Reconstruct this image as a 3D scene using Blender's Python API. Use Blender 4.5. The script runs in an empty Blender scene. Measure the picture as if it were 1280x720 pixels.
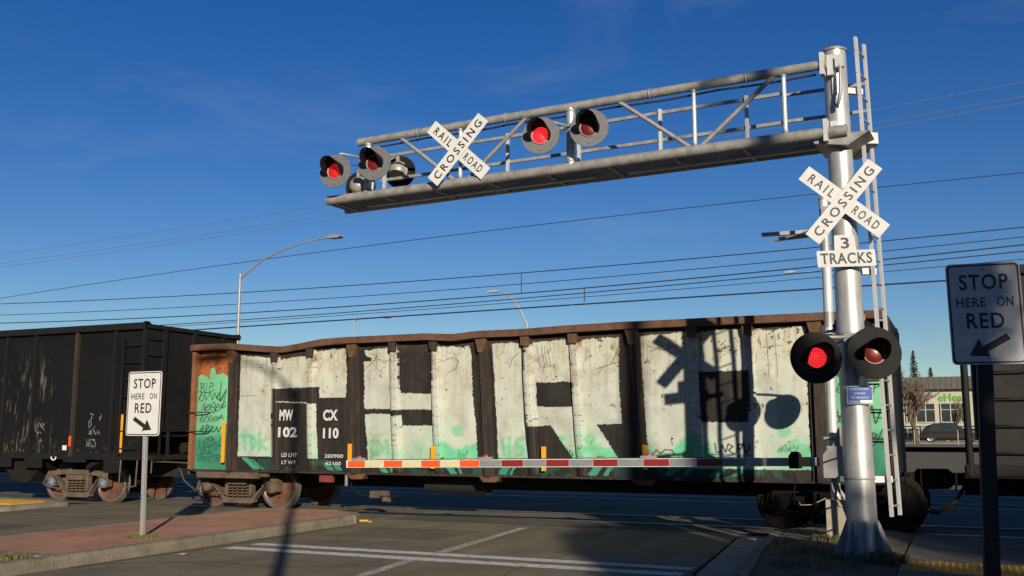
import bpy, math, random
import numpy as np
from mathutils import Vector, Matrix, Euler
random.seed(7); RNG = np.random.default_rng(11)
SC = bpy.context.scene; COL = SC.collection
R = math.radians

# ------------------------------------------------------------------ camera, sky, sun, exposure
# X runs along the track (to the right), Y runs along the road (away), Z up, rail top = 0
cam_d = bpy.data.cameras.new('camera'); cam = bpy.data.objects.new('camera', cam_d); COL.objects.link(cam)
cam.location = (0, 0, 1.6); cam.rotation_euler = (R(90 + 8.35), 0, R(24.3))
cam_d.sensor_width = 36; cam_d.lens = 36 * 1230 / 1280; cam_d.clip_start = .05; cam_d.clip_end = 4000
SC.camera = cam

SUN_EL = R(15.5); SUN_H = Vector((.582, -.813)).normalized()
world = bpy.data.worlds.new('World'); SC.world = world; world.use_nodes = True
wn = world.node_tree.nodes; wl = world.node_tree.links
for n in list(wn): wn.remove(n)
sky = wn.new('ShaderNodeTexSky'); sky.sky_type = 'NISHITA'; sky.sun_disc = False
sky.sun_elevation = SUN_EL; sky.sun_rotation = math.atan2(SUN_H.x, SUN_H.y)
sky.altitude = 300; sky.air_density = 1.0; sky.dust_density = .2; sky.ozone_density = 3.0
bg = wn.new('ShaderNodeBackground'); bg.inputs['Strength'].default_value = .0605
# thin cirrus streaks mixed into the sky
tc = wn.new('ShaderNodeTexCoord'); mp = wn.new('ShaderNodeMapping'); mp.inputs['Scale'].default_value = (2.2, 2.2, 7.5)
mp.inputs['Rotation'].default_value = (R(12), R(-16), 0)
nz = wn.new('ShaderNodeTexNoise'); nz.inputs['Scale'].default_value = 1.5; nz.inputs['Detail'].default_value = 7; nz.inputs['Roughness'].default_value = .62
nz.inputs['Distortion'].default_value = .8
cr = wn.new('ShaderNodeValToRGB'); cr.color_ramp.elements[0].position = .53; cr.color_ramp.elements[1].position = .92
cr.color_ramp.elements[0].color = (0, 0, 0, 1); cr.color_ramp.elements[1].color = (.11, .11, .11, 1)
hsv = wn.new('ShaderNodeHueSaturation'); hsv.inputs['Saturation'].default_value = 1.33; hsv.inputs['Hue'].default_value = .518
mx = wn.new('ShaderNodeMix'); mx.data_type = 'RGBA'; mx.inputs['B'].default_value = (7.5, 8.2, 9.2, 1)
wo = wn.new('ShaderNodeOutputWorld')
wl.new(tc.outputs['Generated'], mp.inputs['Vector']); wl.new(mp.outputs['Vector'], nz.inputs['Vector'])
wl.new(nz.outputs['Fac'], cr.inputs['Fac']); wl.new(cr.outputs['Color'], mx.inputs['Factor'])
wl.new(sky.outputs['Color'], hsv.inputs['Color']); wl.new(hsv.outputs['Color'], mx.inputs['A'])
wl.new(mx.outputs['Result'], bg.inputs['Color']); wl.new(bg.outputs['Background'], wo.inputs['Surface'])

sun_d = bpy.data.lights.new('sun', 'SUN'); sun_d.energy = 5.0; sun_d.angle = R(.53); sun_d.color = (1.0, .89, .72)
sun = bpy.data.objects.new('sun', sun_d); COL.objects.link(sun)
to_sun = Vector((SUN_H.x * math.cos(SUN_EL), SUN_H.y * math.cos(SUN_EL), math.sin(SUN_EL)))
sun.rotation_euler = (-to_sun).to_track_quat('-Z', 'Y').to_euler(); sun.location = to_sun * 60
vs = SC.view_settings; vs.view_transform = 'Standard'; vs.look = 'None'; vs.exposure = .45; vs.gamma = 1; vs.use_curve_mapping = False
SC.render.resolution_x = 1024; SC.render.resolution_y = 576

# ------------------------------------------------------------------ helpers
W = {}                      # world origin of every object that we build
class MB:
    def __init__(s): s.v = []; s.f = []; s.sm = []
    def add(s, vs, fs, smooth=False):
        o = len(s.v); s.v += [tuple(v) for v in vs]; s.f += [tuple(i + o for i in f) for f in fs]; s.sm += [smooth] * len(fs); return s
    def box(s, a, b):
        x0, y0, z0 = a; x1, y1, z1 = b
        return s.add([(x0,y0,z0),(x1,y0,z0),(x1,y1,z0),(x0,y1,z0),(x0,y0,z1),(x1,y0,z1),(x1,y1,z1),(x0,y1,z1)],
            [(3,2,1,0),(4,5,6,7),(0,1,5,4),(1,2,6,5),(2,3,7,6),(3,0,4,7)])
    def obox(s, c, size, ax, ay, az):
        c = Vector(c); ax, ay, az = [Vector(a).normalized() * (d / 2) for a, d in zip((ax, ay, az), size)]
        vs = [c + i * ax + j * ay + k * az for k in (-1, 1) for i, j in ((-1,-1),(1,-1),(1,1),(-1,1))]
        return s.add(vs, [(3,2,1,0),(4,5,6,7),(0,1,5,4),(1,2,6,5),(2,3,7,6),(3,0,4,7)])
    def bar(s, p, q, w, h, up=(0, 0, 1)):
        p = Vector(p); q = Vector(q); d = q - p; u = Vector(up)
        sd = d.cross(u)
        if sd.length < 1e-6: sd = d.cross(Vector((1, 0, 0)))
        return s.obox((p + q) / 2, (d.length, w, h), d, sd, sd.cross(d))
    def tube(s, p, q, r, r2=None, seg=12, caps=True):
        p = Vector(p); q = Vector(q); d = (q - p).normalized(); r2 = r if r2 is None else r2
        a = d.cross(Vector((0, 0, 1)))
        if a.length < 1e-4: a = Vector((1, 0, 0))
        a.normalize(); b = d.cross(a)
        vs = [p + r * (math.cos(t) * a + math.sin(t) * b) for t in [2 * math.pi * i / seg for i in range(seg)]]
        vs += [q + r2 * (math.cos(t) * a + math.sin(t) * b) for t in [2 * math.pi * i / seg for i in range(seg)]]
        s.add(vs, [(i, (i + 1) % seg, seg + (i + 1) % seg, seg + i) for i in range(seg)], True)
        if caps: s.add(vs[:seg], [tuple(range(seg))[::-1]]); s.add(vs[seg:], [tuple(range(seg))])
        return s
    def path(s, pts, r, seg=8, rs=None):
        pts = [Vector(p) for p in pts]; n = len(pts); vs = []; prev = None
        for i, p in enumerate(pts):
            d = (pts[min(i + 1, n - 1)] - pts[max(i - 1, 0)]).normalized()
            a = prev - d * prev.dot(d) if prev else d.cross(Vector((0, 0, 1)))
            if a.length < 1e-4: a = d.cross(Vector((1, 0, 0)))
            a.normalize(); b = d.cross(a); prev = a; rr = float(rs[i]) if rs else float(r)
            vs += [p + rr * (math.cos(t) * a + math.sin(t) * b) for t in [2 * math.pi * k / seg for k in range(seg)]]
        fs = [(i * seg + k, i * seg + (k + 1) % seg, (i + 1) * seg + (k + 1) % seg, (i + 1) * seg + k) for i in range(n - 1) for k in range(seg)]
        s.add(vs, fs, True); s.add(vs[:seg], [tuple(range(seg))[::-1]]); s.add(vs[-seg:], [tuple(range(seg))]); return s
    def prism(s, poly, o, ax, ay, depth):
        """polygon in the plane o + a*ax + b*ay, extruded by the vector depth"""
        o = Vector(o); ax = Vector(ax); ay = Vector(ay); d = Vector(depth); n = len(poly)
        if ax.cross(ay).dot(d) > 0: poly = poly[::-1]
        area = sum(poly[i][0] * poly[(i + 1) % n][1] - poly[(i + 1) % n][0] * poly[i][1] for i in range(n))
        vs = [o + a * ax + b * ay for a, b in poly]; vs += [v + d for v in vs]
        fs = [tuple(range(n)), tuple(range(2 * n - 1, n - 1, -1))] + [(i, n + i, n + (i + 1) % n, (i + 1) % n) for i in range(n)]
        return s.add(vs, fs)
    def lathe(s, prof, o, axis, seg=24, smooth=True):
        """profile of (distance along axis, radius)"""
        o = Vector(o); d = Vector(axis).normalized(); a = d.cross(Vector((0, 0, 1)))
        if a.length < 1e-4: a = Vector((1, 0, 0))
        a.normalize(); b = d.cross(a); vs = []
        for t, r in prof:
            vs += [o + d * t + r * (math.cos(q) * a + math.sin(q) * b) for q in [2 * math.pi * k / seg for k in range(seg)]]
        return s.add(vs, [(i * seg + k, i * seg + (k + 1) % seg, (i + 1) * seg + (k + 1) % seg, (i + 1) * seg + k) for i in range(len(prof) - 1) for k in range(seg)], smooth)
    def quad(s, *pts): return s.add(pts, [tuple(range(len(pts)))])
    def build(s, name, mat, parent=None, org=None, fix=True):
        me = bpy.data.meshes.new(name); P = np.array(s.v, dtype=float)
        if org is None:
            lo, hi = P.min(0), P.max(0); org = ((lo[0] + hi[0]) / 2, (lo[1] + hi[1]) / 2, lo[2])
        org = Vector(org); me.from_pydata((P - np.array(org)).tolist(), [], s.f)
        me.polygons.foreach_set('use_smooth', s.sm)
        if fix:
            import bmesh
            bm = bmesh.new(); bm.from_mesh(me); bmesh.ops.recalc_face_normals(bm, faces=bm.faces); bm.to_mesh(me); bm.free()
        me.materials.append(mat)
        return place(name, me, parent, org)
def place(name, data, parent, org):
    o = bpy.data.objects.new(name, data); COL.objects.link(o); W[o] = Vector(org)
    o.location = Vector(org) - (W[parent] if parent else Vector())
    if parent: o.parent = parent
    return o
def tag(o, label, cat, group=None, kind=None):
    if label: o['label'] = label
    if cat: o['category'] = cat
    if group: o['group'] = group
    if kind: o['kind'] = kind
    return o
def thing(name, loc, label, cat, group=None):
    return tag(place(name, None, None, loc), label, cat, group)
def struct(o): o['kind'] = 'structure'; return o
def dup(o, parent=None):
    c = o.copy(); COL.objects.link(c)
    if parent: c.parent = parent
    for ch in o.children: dup(ch, c)
    return c
def interp(t, pts):
    xs = [p[0] for p in pts]; return float(np.interp(t, xs, [p[1] for p in pts]))

# ---- materials
ALB = .74        # scale of all reflectances below, set low to deepen the shade
def mat(name, col, rough=.7, metal=0., var=.25, scale=6., bump=0., bscale=60., col2=None, stretch=(1, 1, 1), thr=(.35, .7), spec=.5, emit=None, estr=0., coord='Object'):
    col = tuple(c * ALB for c in col); col2 = tuple(c * ALB for c in col2) if col2 else None
    m = bpy.data.materials.new(name); m.use_nodes = True; nt = m.node_tree; N = nt.nodes; L = nt.links
    b = N['Principled BSDF']; b.inputs['Roughness'].default_value = rough; b.inputs['Metallic'].default_value = metal
    b.inputs['Specular IOR Level'].default_value = spec
    t = N.new('ShaderNodeTexCoord'); mp = N.new('ShaderNodeMapping'); mp.inputs['Scale'].default_value = stretch
    L.new(t.outputs[coord], mp.inputs['Vector'])
    nz = N.new('ShaderNodeTexNoise'); nz.inputs['Scale'].default_value = scale; nz.inputs['Detail'].default_value = 6; nz.inputs['Roughness'].default_value = .65
    L.new(mp.outputs['Vector'], nz.inputs['Vector'])
    r = N.new('ShaderNodeValToRGB'); r.color_ramp.elements[0].position = thr[0]; r.color_ramp.elements[1].position = thr[1]
    c2 = col2 if col2 else tuple(min(1, c * (1 + var)) for c in col); c1 = col if col2 else tuple(c * (1 - var) for c in col)
    r.color_ramp.elements[0].color = (*c1, 1); r.color_ramp.elements[1].color = (*c2, 1)
    L.new(nz.outputs['Fac'], r.inputs['Fac']); L.new(r.outputs['Color'], b.inputs['Base Color'])
    if bump:
        n2 = N.new('ShaderNodeTexNoise'); n2.inputs['Scale'].default_value = bscale; n2.inputs['Detail'].default_value = 4
        L.new(t.outputs[coord], n2.inputs['Vector'])
        bp = N.new('ShaderNodeBump'); bp.inputs['Strength'].default_value = bump; bp.inputs['Distance'].default_value = .02
        L.new(n2.outputs['Fac'], bp.inputs['Height']); L.new(bp.outputs['Normal'], b.inputs['Normal'])
    if emit: b.inputs['Emission Color'].default_value = (*emit, 1); b.inputs['Emission Strength'].default_value = estr
    return m
def vmat(name, rough=.7, bump=.25, bscale=9., spec=.3):
    """paint laid down piece by piece: colour attribute plus fine grime"""
    m = bpy.data.materials.new(name); m.use_nodes = True; nt = m.node_tree; N = nt.nodes; L = nt.links; b = N['Principled BSDF']
    b.inputs['Roughness'].default_value = rough; b.inputs['Specular IOR Level'].default_value = spec
    at = N.new('ShaderNodeAttribute'); at.attribute_name = 'paint'
    t = N.new('ShaderNodeTexCoord'); nz = N.new('ShaderNodeTexNoise'); nz.inputs['Scale'].default_value = 45; nz.inputs['Detail'].default_value = 5
    L.new(t.outputs['Object'], nz.inputs['Vector'])
    r = N.new('ShaderNodeValToRGB'); r.color_ramp.elements[0].position = .3; r.color_ramp.elements[1].position = .62
    r.color_ramp.elements[0].color = (.90, .885, .86, 1); r.color_ramp.elements[1].color = (1, 1, 1, 1)
    mu = N.new('ShaderNodeMix'); mu.data_type = 'RGBA'; mu.blend_type = 'MULTIPLY'; mu.inputs['Factor'].default_value = 1
    L.new(nz.outputs['Fac'], r.inputs['Fac']); L.new(at.outputs['Color'], mu.inputs['A']); L.new(r.outputs['Color'], mu.inputs['B'])
    L.new(mu.outputs['Result'], b.inputs['Base Color'])
    n2 = N.new('ShaderNodeTexNoise'); n2.inputs['Scale'].default_value = bscale; n2.inputs['Detail'].default_value = 4
    mp = N.new('ShaderNodeMapping'); mp.inputs['Scale'].default_value = (1, 1, .35); L.new(t.outputs['Object'], mp.inputs['Vector']); L.new(mp.outputs['Vector'], n2.inputs['Vector'])
    bp = N.new('ShaderNodeBump'); bp.inputs['Strength'].default_value = bump; bp.inputs['Distance'].default_value = .03
    L.new(n2.outputs['Fac'], bp.inputs['Height']); L.new(bp.outputs['Normal'], b.inputs['Normal'])
    return m
def asphalt(name, base, crack=.55, paint=None):
    base = tuple(c * ALB for c in base); paint = (tuple(c * ALB for c in paint[0]), paint[1]) if paint else None
    m = bpy.data.materials.new(name); m.use_nodes = True; nt = m.node_tree; N = nt.nodes; L = nt.links; b = N['Principled BSDF']
    b.inputs['Roughness'].default_value = .88; b.inputs['Specular IOR Level'].default_value = .25
    t = N.new('ShaderNodeTexCoord')
    def noise(sc, det=6, st=(1, 1, 1)):
        mp = N.new('ShaderNodeMapping'); mp.inputs['Scale'].default_value = st; L.new(t.outputs['Object'], mp.inputs['Vector'])
        n = N.new('ShaderNodeTexNoise'); n.inputs['Scale'].default_value = sc; n.inputs['Detail'].default_value = det; n.inputs['Roughness'].default_value = .7
        L.new(mp.outputs['Vector'], n.inputs['Vector']); return n
    def ramp(src, p0, p1, c0, c1):
        r = N.new('ShaderNodeValToRGB'); r.color_ramp.elements[0].position = p0; r.color_ramp.elements[1].position = p1
        r.color_ramp.elements[0].color = (*c0, 1); r.color_ramp.elements[1].color = (*c1, 1); L.new(src, r.inputs['Fac']); return r.outputs['Color']
    def mul(a, c, f=1.):
        x = N.new('ShaderNodeMix'); x.data_type = 'RGBA'; x.blend_type = 'MULTIPLY'; x.inputs['Factor'].default_value = f
        L.new(a, x.inputs['A']); L.new(c, x.inputs['B']); return x.outputs['Result']
    g = noise(75, 3); c = ramp(g.outputs['Fac'], .3, .72, tuple(x * .62 for x in base), tuple(x * 1.38 for x in base))
    c = mul(c, ramp(noise(19, 4).outputs['Fac'], .36, .64, (.84, .84, .84), (1.12, 1.12, 1.12)))
    c = mul(c, ramp(noise(.7, 5).outputs['Fac'], .35, .65, (.74, .74, .74), (1.1, 1.1, 1.08)))
    c = mul(c, ramp(noise(1.3, 6, (1.6, .22, 1)).outputs['Fac'], .38, .62, (.86, .86, .86), (1.05, 1.05, 1.04)))
    if crack:
        wv = noise(2.2, 4); ad = N.new('ShaderNodeMixRGB'); ad.blend_type = 'ADD'; ad.inputs['Fac'].default_value = .55
        L.new(t.outputs['Object'], ad.inputs['Color1']); L.new(wv.outputs['Color'], ad.inputs['Color2'])
        vo = N.new('ShaderNodeTexVoronoi'); vo.feature = 'DISTANCE_TO_EDGE'; vo.inputs['Scale'].default_value = .8; L.new(ad.outputs['Color'], vo.inputs['Vector'])
        ck = ramp(vo.outputs['Distance'], .003, .009, (1 - crack,) * 3, (1, 1, 1))
        ms = ramp(noise(.5, 2).outputs['Fac'], .5, .58, (1, 1, 1), (0, 0, 0))
        mm = N.new('ShaderNodeMix'); mm.data_type = 'RGBA'; L.new(ms, mm.inputs['Factor']); L.new(ck, mm.inputs['A']); mm.inputs['B'].default_value = (1, 1, 1, 1)
        c = mul(c, mm.outputs['Result'])
    if paint:
        x = N.new('ShaderNodeMix'); x.data_type = 'RGBA'
        L.new(ramp(noise(9, 8).outputs['Fac'], paint[1], paint[1] + .16, (0, 0, 0), (1, 1, 1)), x.inputs['Factor'])
        L.new(c, x.inputs['A']); x.inputs['B'].default_value = (*paint[0], 1); c = x.outputs['Result']
    L.new(c, b.inputs['Base Color'])
    bp = N.new('ShaderNodeBump'); bp.inputs['Strength'].default_value = .55; bp.inputs['Distance'].default_value = .012
    L.new(noise(110, 3).outputs['Fac'], bp.inputs['Height']); L.new(bp.outputs['Normal'], b.inputs['Normal'])
    return m
M = {}
M['asphalt'] = asphalt('asphalt', (.245, .205, .135))
M['asphalt_far'] = asphalt('asphalt_far', (.15, .14, .125), 0)
M['white_line'] = asphalt('white_line', (.30, .28, .25), 0, ((.72, .71, .66), .34))
M['lane_line'] = asphalt('lane_line', (.28, .26, .23), 0, ((.55, .53, .48), .40))
M['worn_line'] = asphalt('worn_line', (.17, .165, .15), 0, ((.80, .80, .80), .52))
M['concrete'] = mat('concrete', (.30, .275, .22), .9, var=.22, scale=2.5, bump=.35, bscale=40)
M['kerb'] = mat('kerb_concrete', (.185, .165, .115), .9, var=.3, scale=3, bump=.5, bscale=30)
M['slab'] = mat('shaded_paving', (.13, .118, .098), .9, var=.3, scale=3, bump=.4)  # concrete tone darkened for the shade it lies in
M['gutter'] = mat('gutter_concrete', (.27, .25, .21), .9, var=.25, scale=2, bump=.3)
M['dirt'] = mat('dirt', (.10, .075, .045), .95, var=.45, scale=4, bump=.8, bscale=18)
M['gravel'] = mat('gravel', (.15, .118, .075), .95, var=.5, scale=14, bump=1., bscale=25)
M['tan'] = mat('dry_ground', (.19, .155, .105), .95, var=.25, scale=1.2, bump=.4)
M['galv'] = mat('galvanised_steel', (.60, .585, .56), .40, .5, var=.20, scale=9, stretch=(1, 1, .3))
M['galv_dull'] = mat('dull_galvanised_steel', (.40, .395, .385), .55, .45, var=.14, scale=7)
M['truss_grey'] = mat('painted_grey_steel', (.36, .35, .325), .5, .25, var=.28, scale=8)
M['alum'] = mat('aluminium_paint', (.66, .66, .65), .5, .3, var=.06, scale=4)
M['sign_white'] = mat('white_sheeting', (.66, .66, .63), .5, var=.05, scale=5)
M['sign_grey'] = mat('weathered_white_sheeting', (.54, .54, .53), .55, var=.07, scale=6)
M['black_print'] = mat('black_print', (.012, .012, .013), .6, var=.1)
M['lamp_black'] = mat('matt_black_lamp', (.0085, .0085, .009), .7, var=.25, scale=9, spec=.2)
M['lamp_grey'] = mat('sunlit_black_lamp', (.135, .14, .14), .6, var=.12, scale=9)  # black discs painted greyer to carry the sun on the cantilever lights
M['lamp_back'] = mat('grey_lamp_housing', (.36, .33, .28), .45, .2, var=.1, scale=9)
M['wood_pole'] = mat('wood_pole', (.12, .085, .055), .9, var=.35, scale=6, stretch=(4, 4, .3), bump=.5)
M['wire'] = mat('dark_wire', (.012, .012, .014), .6, var=.1)
M['wire_grey'] = mat('grey_wire', (.20, .20, .21), .5, .3, var=.1)
M['rust'] = mat('brown_rusty_steel', (.075, .036, .02), .85, var=.45, scale=5, col2=(.17, .075, .035), thr=(.35, .68), bump=.5, bscale=25)
M['rust_bright'] = mat('orange_rusty_steel', (.16, .065, .028), .85, scale=9, col2=(.30, .115, .04), thr=(.3, .7), bump=.5, bscale=25)
M['rib'] = mat('brown_black_steel', (.017, .0115, .0085), .8, scale=4, col2=(.062, .037, .024), thr=(.42, .74), stretch=(3, 3, .5), bump=.4, bscale=25)
M['bogie'] = mat('bogie_iron', (.075, .053, .036), .9, scale=7, col2=(.16, .11, .072), thr=(.35, .7), bump=.7, bscale=30)
M['bogie_dark'] = mat('dark_shaded_iron', (.008, .0065, .0055), .9, spec=.2, scale=6, col2=(.022, .016, .013), bump=.5, bscale=30)  # dark iron; on the right-hand bogies the shade is in this colour
M['wheel'] = mat('wheel_rust', (.085, .034, .018), .75, scale=8, col2=(.17, .070, .035), bump=.3)
M['tread'] = mat('wheel_tread_steel', (.24, .205, .18), .45, .6, var=.2, scale=10)
M['railtop'] = mat('rail_steel', (.30, .26, .23), .35, .8, var=.2, scale=10)
M['black_steel'] = mat('black_car_steel', (.0055, .0055, .006), .7, spec=.25, scale=3, col2=(.013, .0125, .0125), bump=.3, bscale=10)
M['under'] = mat('underframe_black', (.008, .007, .007), .8, var=.4, bump=.3)
M['yellow'] = mat('yellow_reflector', (.80, .36, .012), .45, var=.08, scale=12)
M['orange'] = mat('orange_reflector', (.72, .10, .012), .45, var=.1, scale=12)
M['tactile'] = mat('yellow_tactile_plate', (.50, .27, .025), .8, var=.2, scale=9, bump=.3)
M['stripe_orange'] = mat('orange_sheeting', (.86, .10, .012), .5, var=.08, scale=8)
M['stripe_cream'] = mat('cream_sheeting', (.66, .60, .36), .55, var=.12, scale=12)
M['stripe_red'] = mat('dark_red_sheeting', (.26, .014, .010), .5, var=.15, scale=8)
M['stripe_grey'] = mat('silver_sheeting', (.23, .25, .27), .45, var=.10, scale=8)
M['white_paint'] = mat('white_paint', (.70, .70, .68), .6, var=.12, scale=14)
M['stencil'] = mat('stencil_white', (.46, .46, .46), .7, scale=22, col2=(.66, .66, .65), thr=(.35, .55))
M['blue'] = mat('blue_sheeting', (.004, .055, .34), .6, var=.1)
M['red_lens'] = mat('red_lens', (.16, .010, .008), .38, var=.1)
M['cable'] = mat('rubber_cable', (.03, .028, .026), .6, var=.2)
M['beige_steel'] = mat('sandy_steel', (.36, .31, .24), .7, var=.18, scale=6, bump=.2)
M['glass'] = mat('dark_window_glass', (.035, .05, .05), .12, var=.3, scale=1, spec=.8)
M['greenglass'] = mat('green_panel', (.22, .29, .22), .5, var=.12, scale=2)
M['stucco'] = mat('cream_stucco', (.46, .425, .35), .9, var=.10, scale=2, bump=.2)
M['fascia'] = mat('grey_roof_fascia', (.085, .078, .066), .7, var=.15, scale=2)
M['green_sign'] = mat('green_sign_letters', (.11, .38, .02), .5, var=.1)
M['carpaint'] = mat('grey_car_paint', (.045, .040, .034), .3, .4, var=.05, spec=.6)
M['tyre'] = mat('tyre', (.014, .014, .014), .85, var=.2)
M['alloy'] = mat('alloy_rim', (.50, .50, .50), .35, .7, var=.1)
M['bark'] = mat('bark', (.10, .075, .055), .95, var=.35, scale=5, stretch=(3, 3, .5), bump=.6)
M['twig'] = mat('bare_twigs', (.20, .145, .10), .95, var=.3, scale=3)
M['conifer'] = mat('conifer_green', (.030, .045, .018), .9, scale=2, col2=(.07, .085, .03), thr=(.3, .7))
M['leaf'] = mat('leaf_green', (.045, .075, .022), .8, scale=1.5, col2=(.10, .13, .035), thr=(.3, .7))
M['grass'] = mat('grass', (.085, .09, .022), .9, scale=9, col2=(.23, .19, .07), thr=(.3, .7))
M['litter'] = mat('paper', (.7, .68, .62), .8, var=.1)
def led_mat(name, bright, dark, strg, sc):
    m = bpy.data.materials.new(name); m.use_nodes = True; nt = m.node_tree; N = nt.nodes; L = nt.links; b = N['Principled BSDF']
    b.inputs['Base Color'].default_value = (*dark, 1); b.inputs['Roughness'].default_value = .45
    t = N.new('ShaderNodeTexCoord'); mp = N.new('ShaderNodeMapping'); mp.inputs['Scale'].default_value = (sc, 0, sc)
    vo = N.new('ShaderNodeTexVoronoi'); vo.inputs['Randomness'].default_value = 0; vo.inputs['Scale'].default_value = 1
    r = N.new('ShaderNodeValToRGB'); r.color_ramp.elements[0].position = .28; r.color_ramp.elements[1].position = .5
    r.color_ramp.elements[0].color = (*bright, 1); r.color_ramp.elements[1].color = (bright[0] * .42, bright[1] * .18, bright[2] * .18, 1)
    L.new(t.outputs['Object'], mp.inputs['Vector']); L.new(mp.outputs['Vector'], vo.inputs['Vector']); L.new(vo.outputs['Distance'], r.inputs['Fac'])
    L.new(r.outputs['Color'], b.inputs['Emission Color']); b.inputs['Emission Strength'].default_value = strg
    return m
M['led'] = led_mat('lit_red_led', (1.0, .03, .045), (.18, .01, .01), .95, 36)
M['led2'] = led_mat('lit_red_led_roundel', (1.0, .015, .02), (.26, .01, .01), .36, 36)
# red pavers of the island: stamped brick pattern
def paver_mat():
    m = bpy.data.materials.new('stamped_red_pavers'); m.use_nodes = True; nt = m.node_tree; N = nt.nodes; L = nt.links; b = N['Principled BSDF']
    b.inputs['Roughness'].default_value = .9; b.inputs['Specular IOR Level'].default_value = .2
    t = N.new('ShaderNodeTexCoord'); br = N.new('ShaderNodeTexBrick'); br.inputs['Scale'].default_value = 1
    br.inputs['Brick Width'].default_value = .2; br.inputs['Row Height'].default_value = .1; br.inputs['Mortar Size'].default_value = .006
    br.inputs['Color1'].default_value = (0.437, 0.234, 0.148, 1); br.inputs['Color2'].default_value = (0.39, 0.207, 0.133, 1); br.inputs['Mortar'].default_value = (0.312, 0.168, 0.109, 1)
    L.new(t.outputs['Object'], br.inputs['Vector'])
    nz = N.new('ShaderNodeTexNoise'); nz.inputs['Scale'].default_value = 1.6; nz.inputs['Detail'].default_value = 8; nz.inputs['Roughness'].default_value = .7; L.new(t.outputs['Object'], nz.inputs['Vector'])
    r = N.new('ShaderNodeValToRGB'); r.color_ramp.elements[0].position = .3; r.color_ramp.elements[1].position = .7
    r.color_ramp.elements[0].color = (.62, .62, .6, 1); r.color_ramp.elements[1].color = (1.15, 1.1, 1.08, 1); L.new(nz.outputs['Fac'], r.inputs['Fac'])
    mu = N.new('ShaderNodeMix'); mu.data_type = 'RGBA'; mu.blend_type = 'MULTIPLY'; mu.inputs['Factor'].default_value = 1
    L.new(br.outputs['Color'], mu.inputs['A']); L.new(r.outputs['Color'], mu.inputs['B']); L.new(mu.outputs['Result'], b.inputs['Base Color'])
    bp = N.new('ShaderNodeBump'); bp.inputs['Strength'].default_value = .35; bp.inputs['Distance'].default_value = .01
    L.new(br.outputs['Fac'], bp.inputs['Height']); bp.invert = True; L.new(bp.outputs['Normal'], b.inputs['Normal'])
    return m
M['paver'] = paver_mat()

# ---- lettering: font curves turned into flat mesh
def glyphs(txt, bold=0., spacing=1.):
    cu = bpy.data.curves.new('text', 'FONT'); cu.body = txt; cu.size = 1; cu.offset = bold; cu.space_character = spacing; cu.resolution_u = 3
    o = bpy.data.objects.new('text', cu); COL.objects.link(o); bpy.context.view_layer.update()
    me = o.evaluated_get(bpy.context.evaluated_depsgraph_get()).to_mesh()
    v = np.array([x.co[:2] for x in me.vertices]); f = [tuple(p.vertices) for p in me.polygons]
    bpy.data.objects.remove(o); bpy.data.curves.remove(cu)
    return v, f
def lettering(mb, txt, x0, x1, z0, z1, o, ax, az, bold=.018, spacing=1.05):
    """fits txt in the rectangle x0..x1, z0..z1 of the plane o + x*ax + z*az"""
    v, f = glyphs(txt, bold, spacing); lo, hi = v.min(0), v.max(0)
    u = (v - lo) / np.maximum(hi - lo, 1e-6); o = Vector(o); ax = Vector(ax); az = Vector(az)
    return mb.add([o + ax * (x0 + a * (x1 - x0)) + az * (z0 + b * (z1 - z0)) for a, b in u], f)
def rrect(w, h, r, n=5):
    p = []
    for cx, cy, a0 in ((w/2 - r, h/2 - r, 0), (-w/2 + r, h/2 - r, 90), (-w/2 + r, -h/2 + r, 180), (w/2 - r, -h/2 + r, 270)):
        p += [(cx + r * math.cos(R(a0 + 90 * k / n)), cy + r * math.sin(R(a0 + 90 * k / n))) for k in range(n + 1)]
    return p
def ring(mb, outer, inner, o, ax, az):
    n = len(outer); o = Vector(o); ax = Vector(ax); az = Vector(az)
    return mb.add([o + a * ax + b * az for a, b in outer] + [o + a * ax + b * az for a, b in inner], [(i, (i + 1) % n, n + (i + 1) % n, n + i) for i in range(n)])

# ================================================================== THE SETTING
def sheet(name, poly, z, m, sub=0):
    b = MB(); b.quad(*[(x, y, z) for x, y in poly]); o = b.build(name, m, org=(0, 0, z), fix=False); return struct(o)
# one terrain sheet to the horizon, rising a little beyond the tracks
def terrain():
    b = MB(); ys = [-400, -60, -20, 30, 45, 60, 75, 400, 3000]; hz = [-.03, -.03, -.03, -.03, .2, .5, .66, .66, .66]; xs = [-2500, -300, -60, -20, 20, 60, 300, 2500]
    vs = [(x, y, z) for y, z in zip(ys, hz) for x in xs]; n = len(xs)
    b.add(vs, [(j * n + i, j * n + i + 1, (j + 1) * n + i + 1, (j + 1) * n + i) for j in range(len(ys) - 1) for i in range(n - 1)])
    return struct(b.build('ground', M['gravel'], org=(0, 0, 0), fix=False))
terrain()
sheet('road', [(-18, -40), (-2.2, -40), (-2.2, 8), (-2.9, 11.4), (-3.3, 16.2), (-1.2, 17), (-1.2, 30), (-18, 30)], 0.0, M['asphalt'])
sheet('crossing_surface', [(-1.2, 15.9), (8, 15.9), (8, 30), (-1.2, 30)], -.004, M['asphalt_far'])
sheet('crossing_surface_beyond_left', [(-40, 16.9), (-18, 16.9), (-18, 22), (-40, 22)], -.008, M['asphalt_far'])
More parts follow.
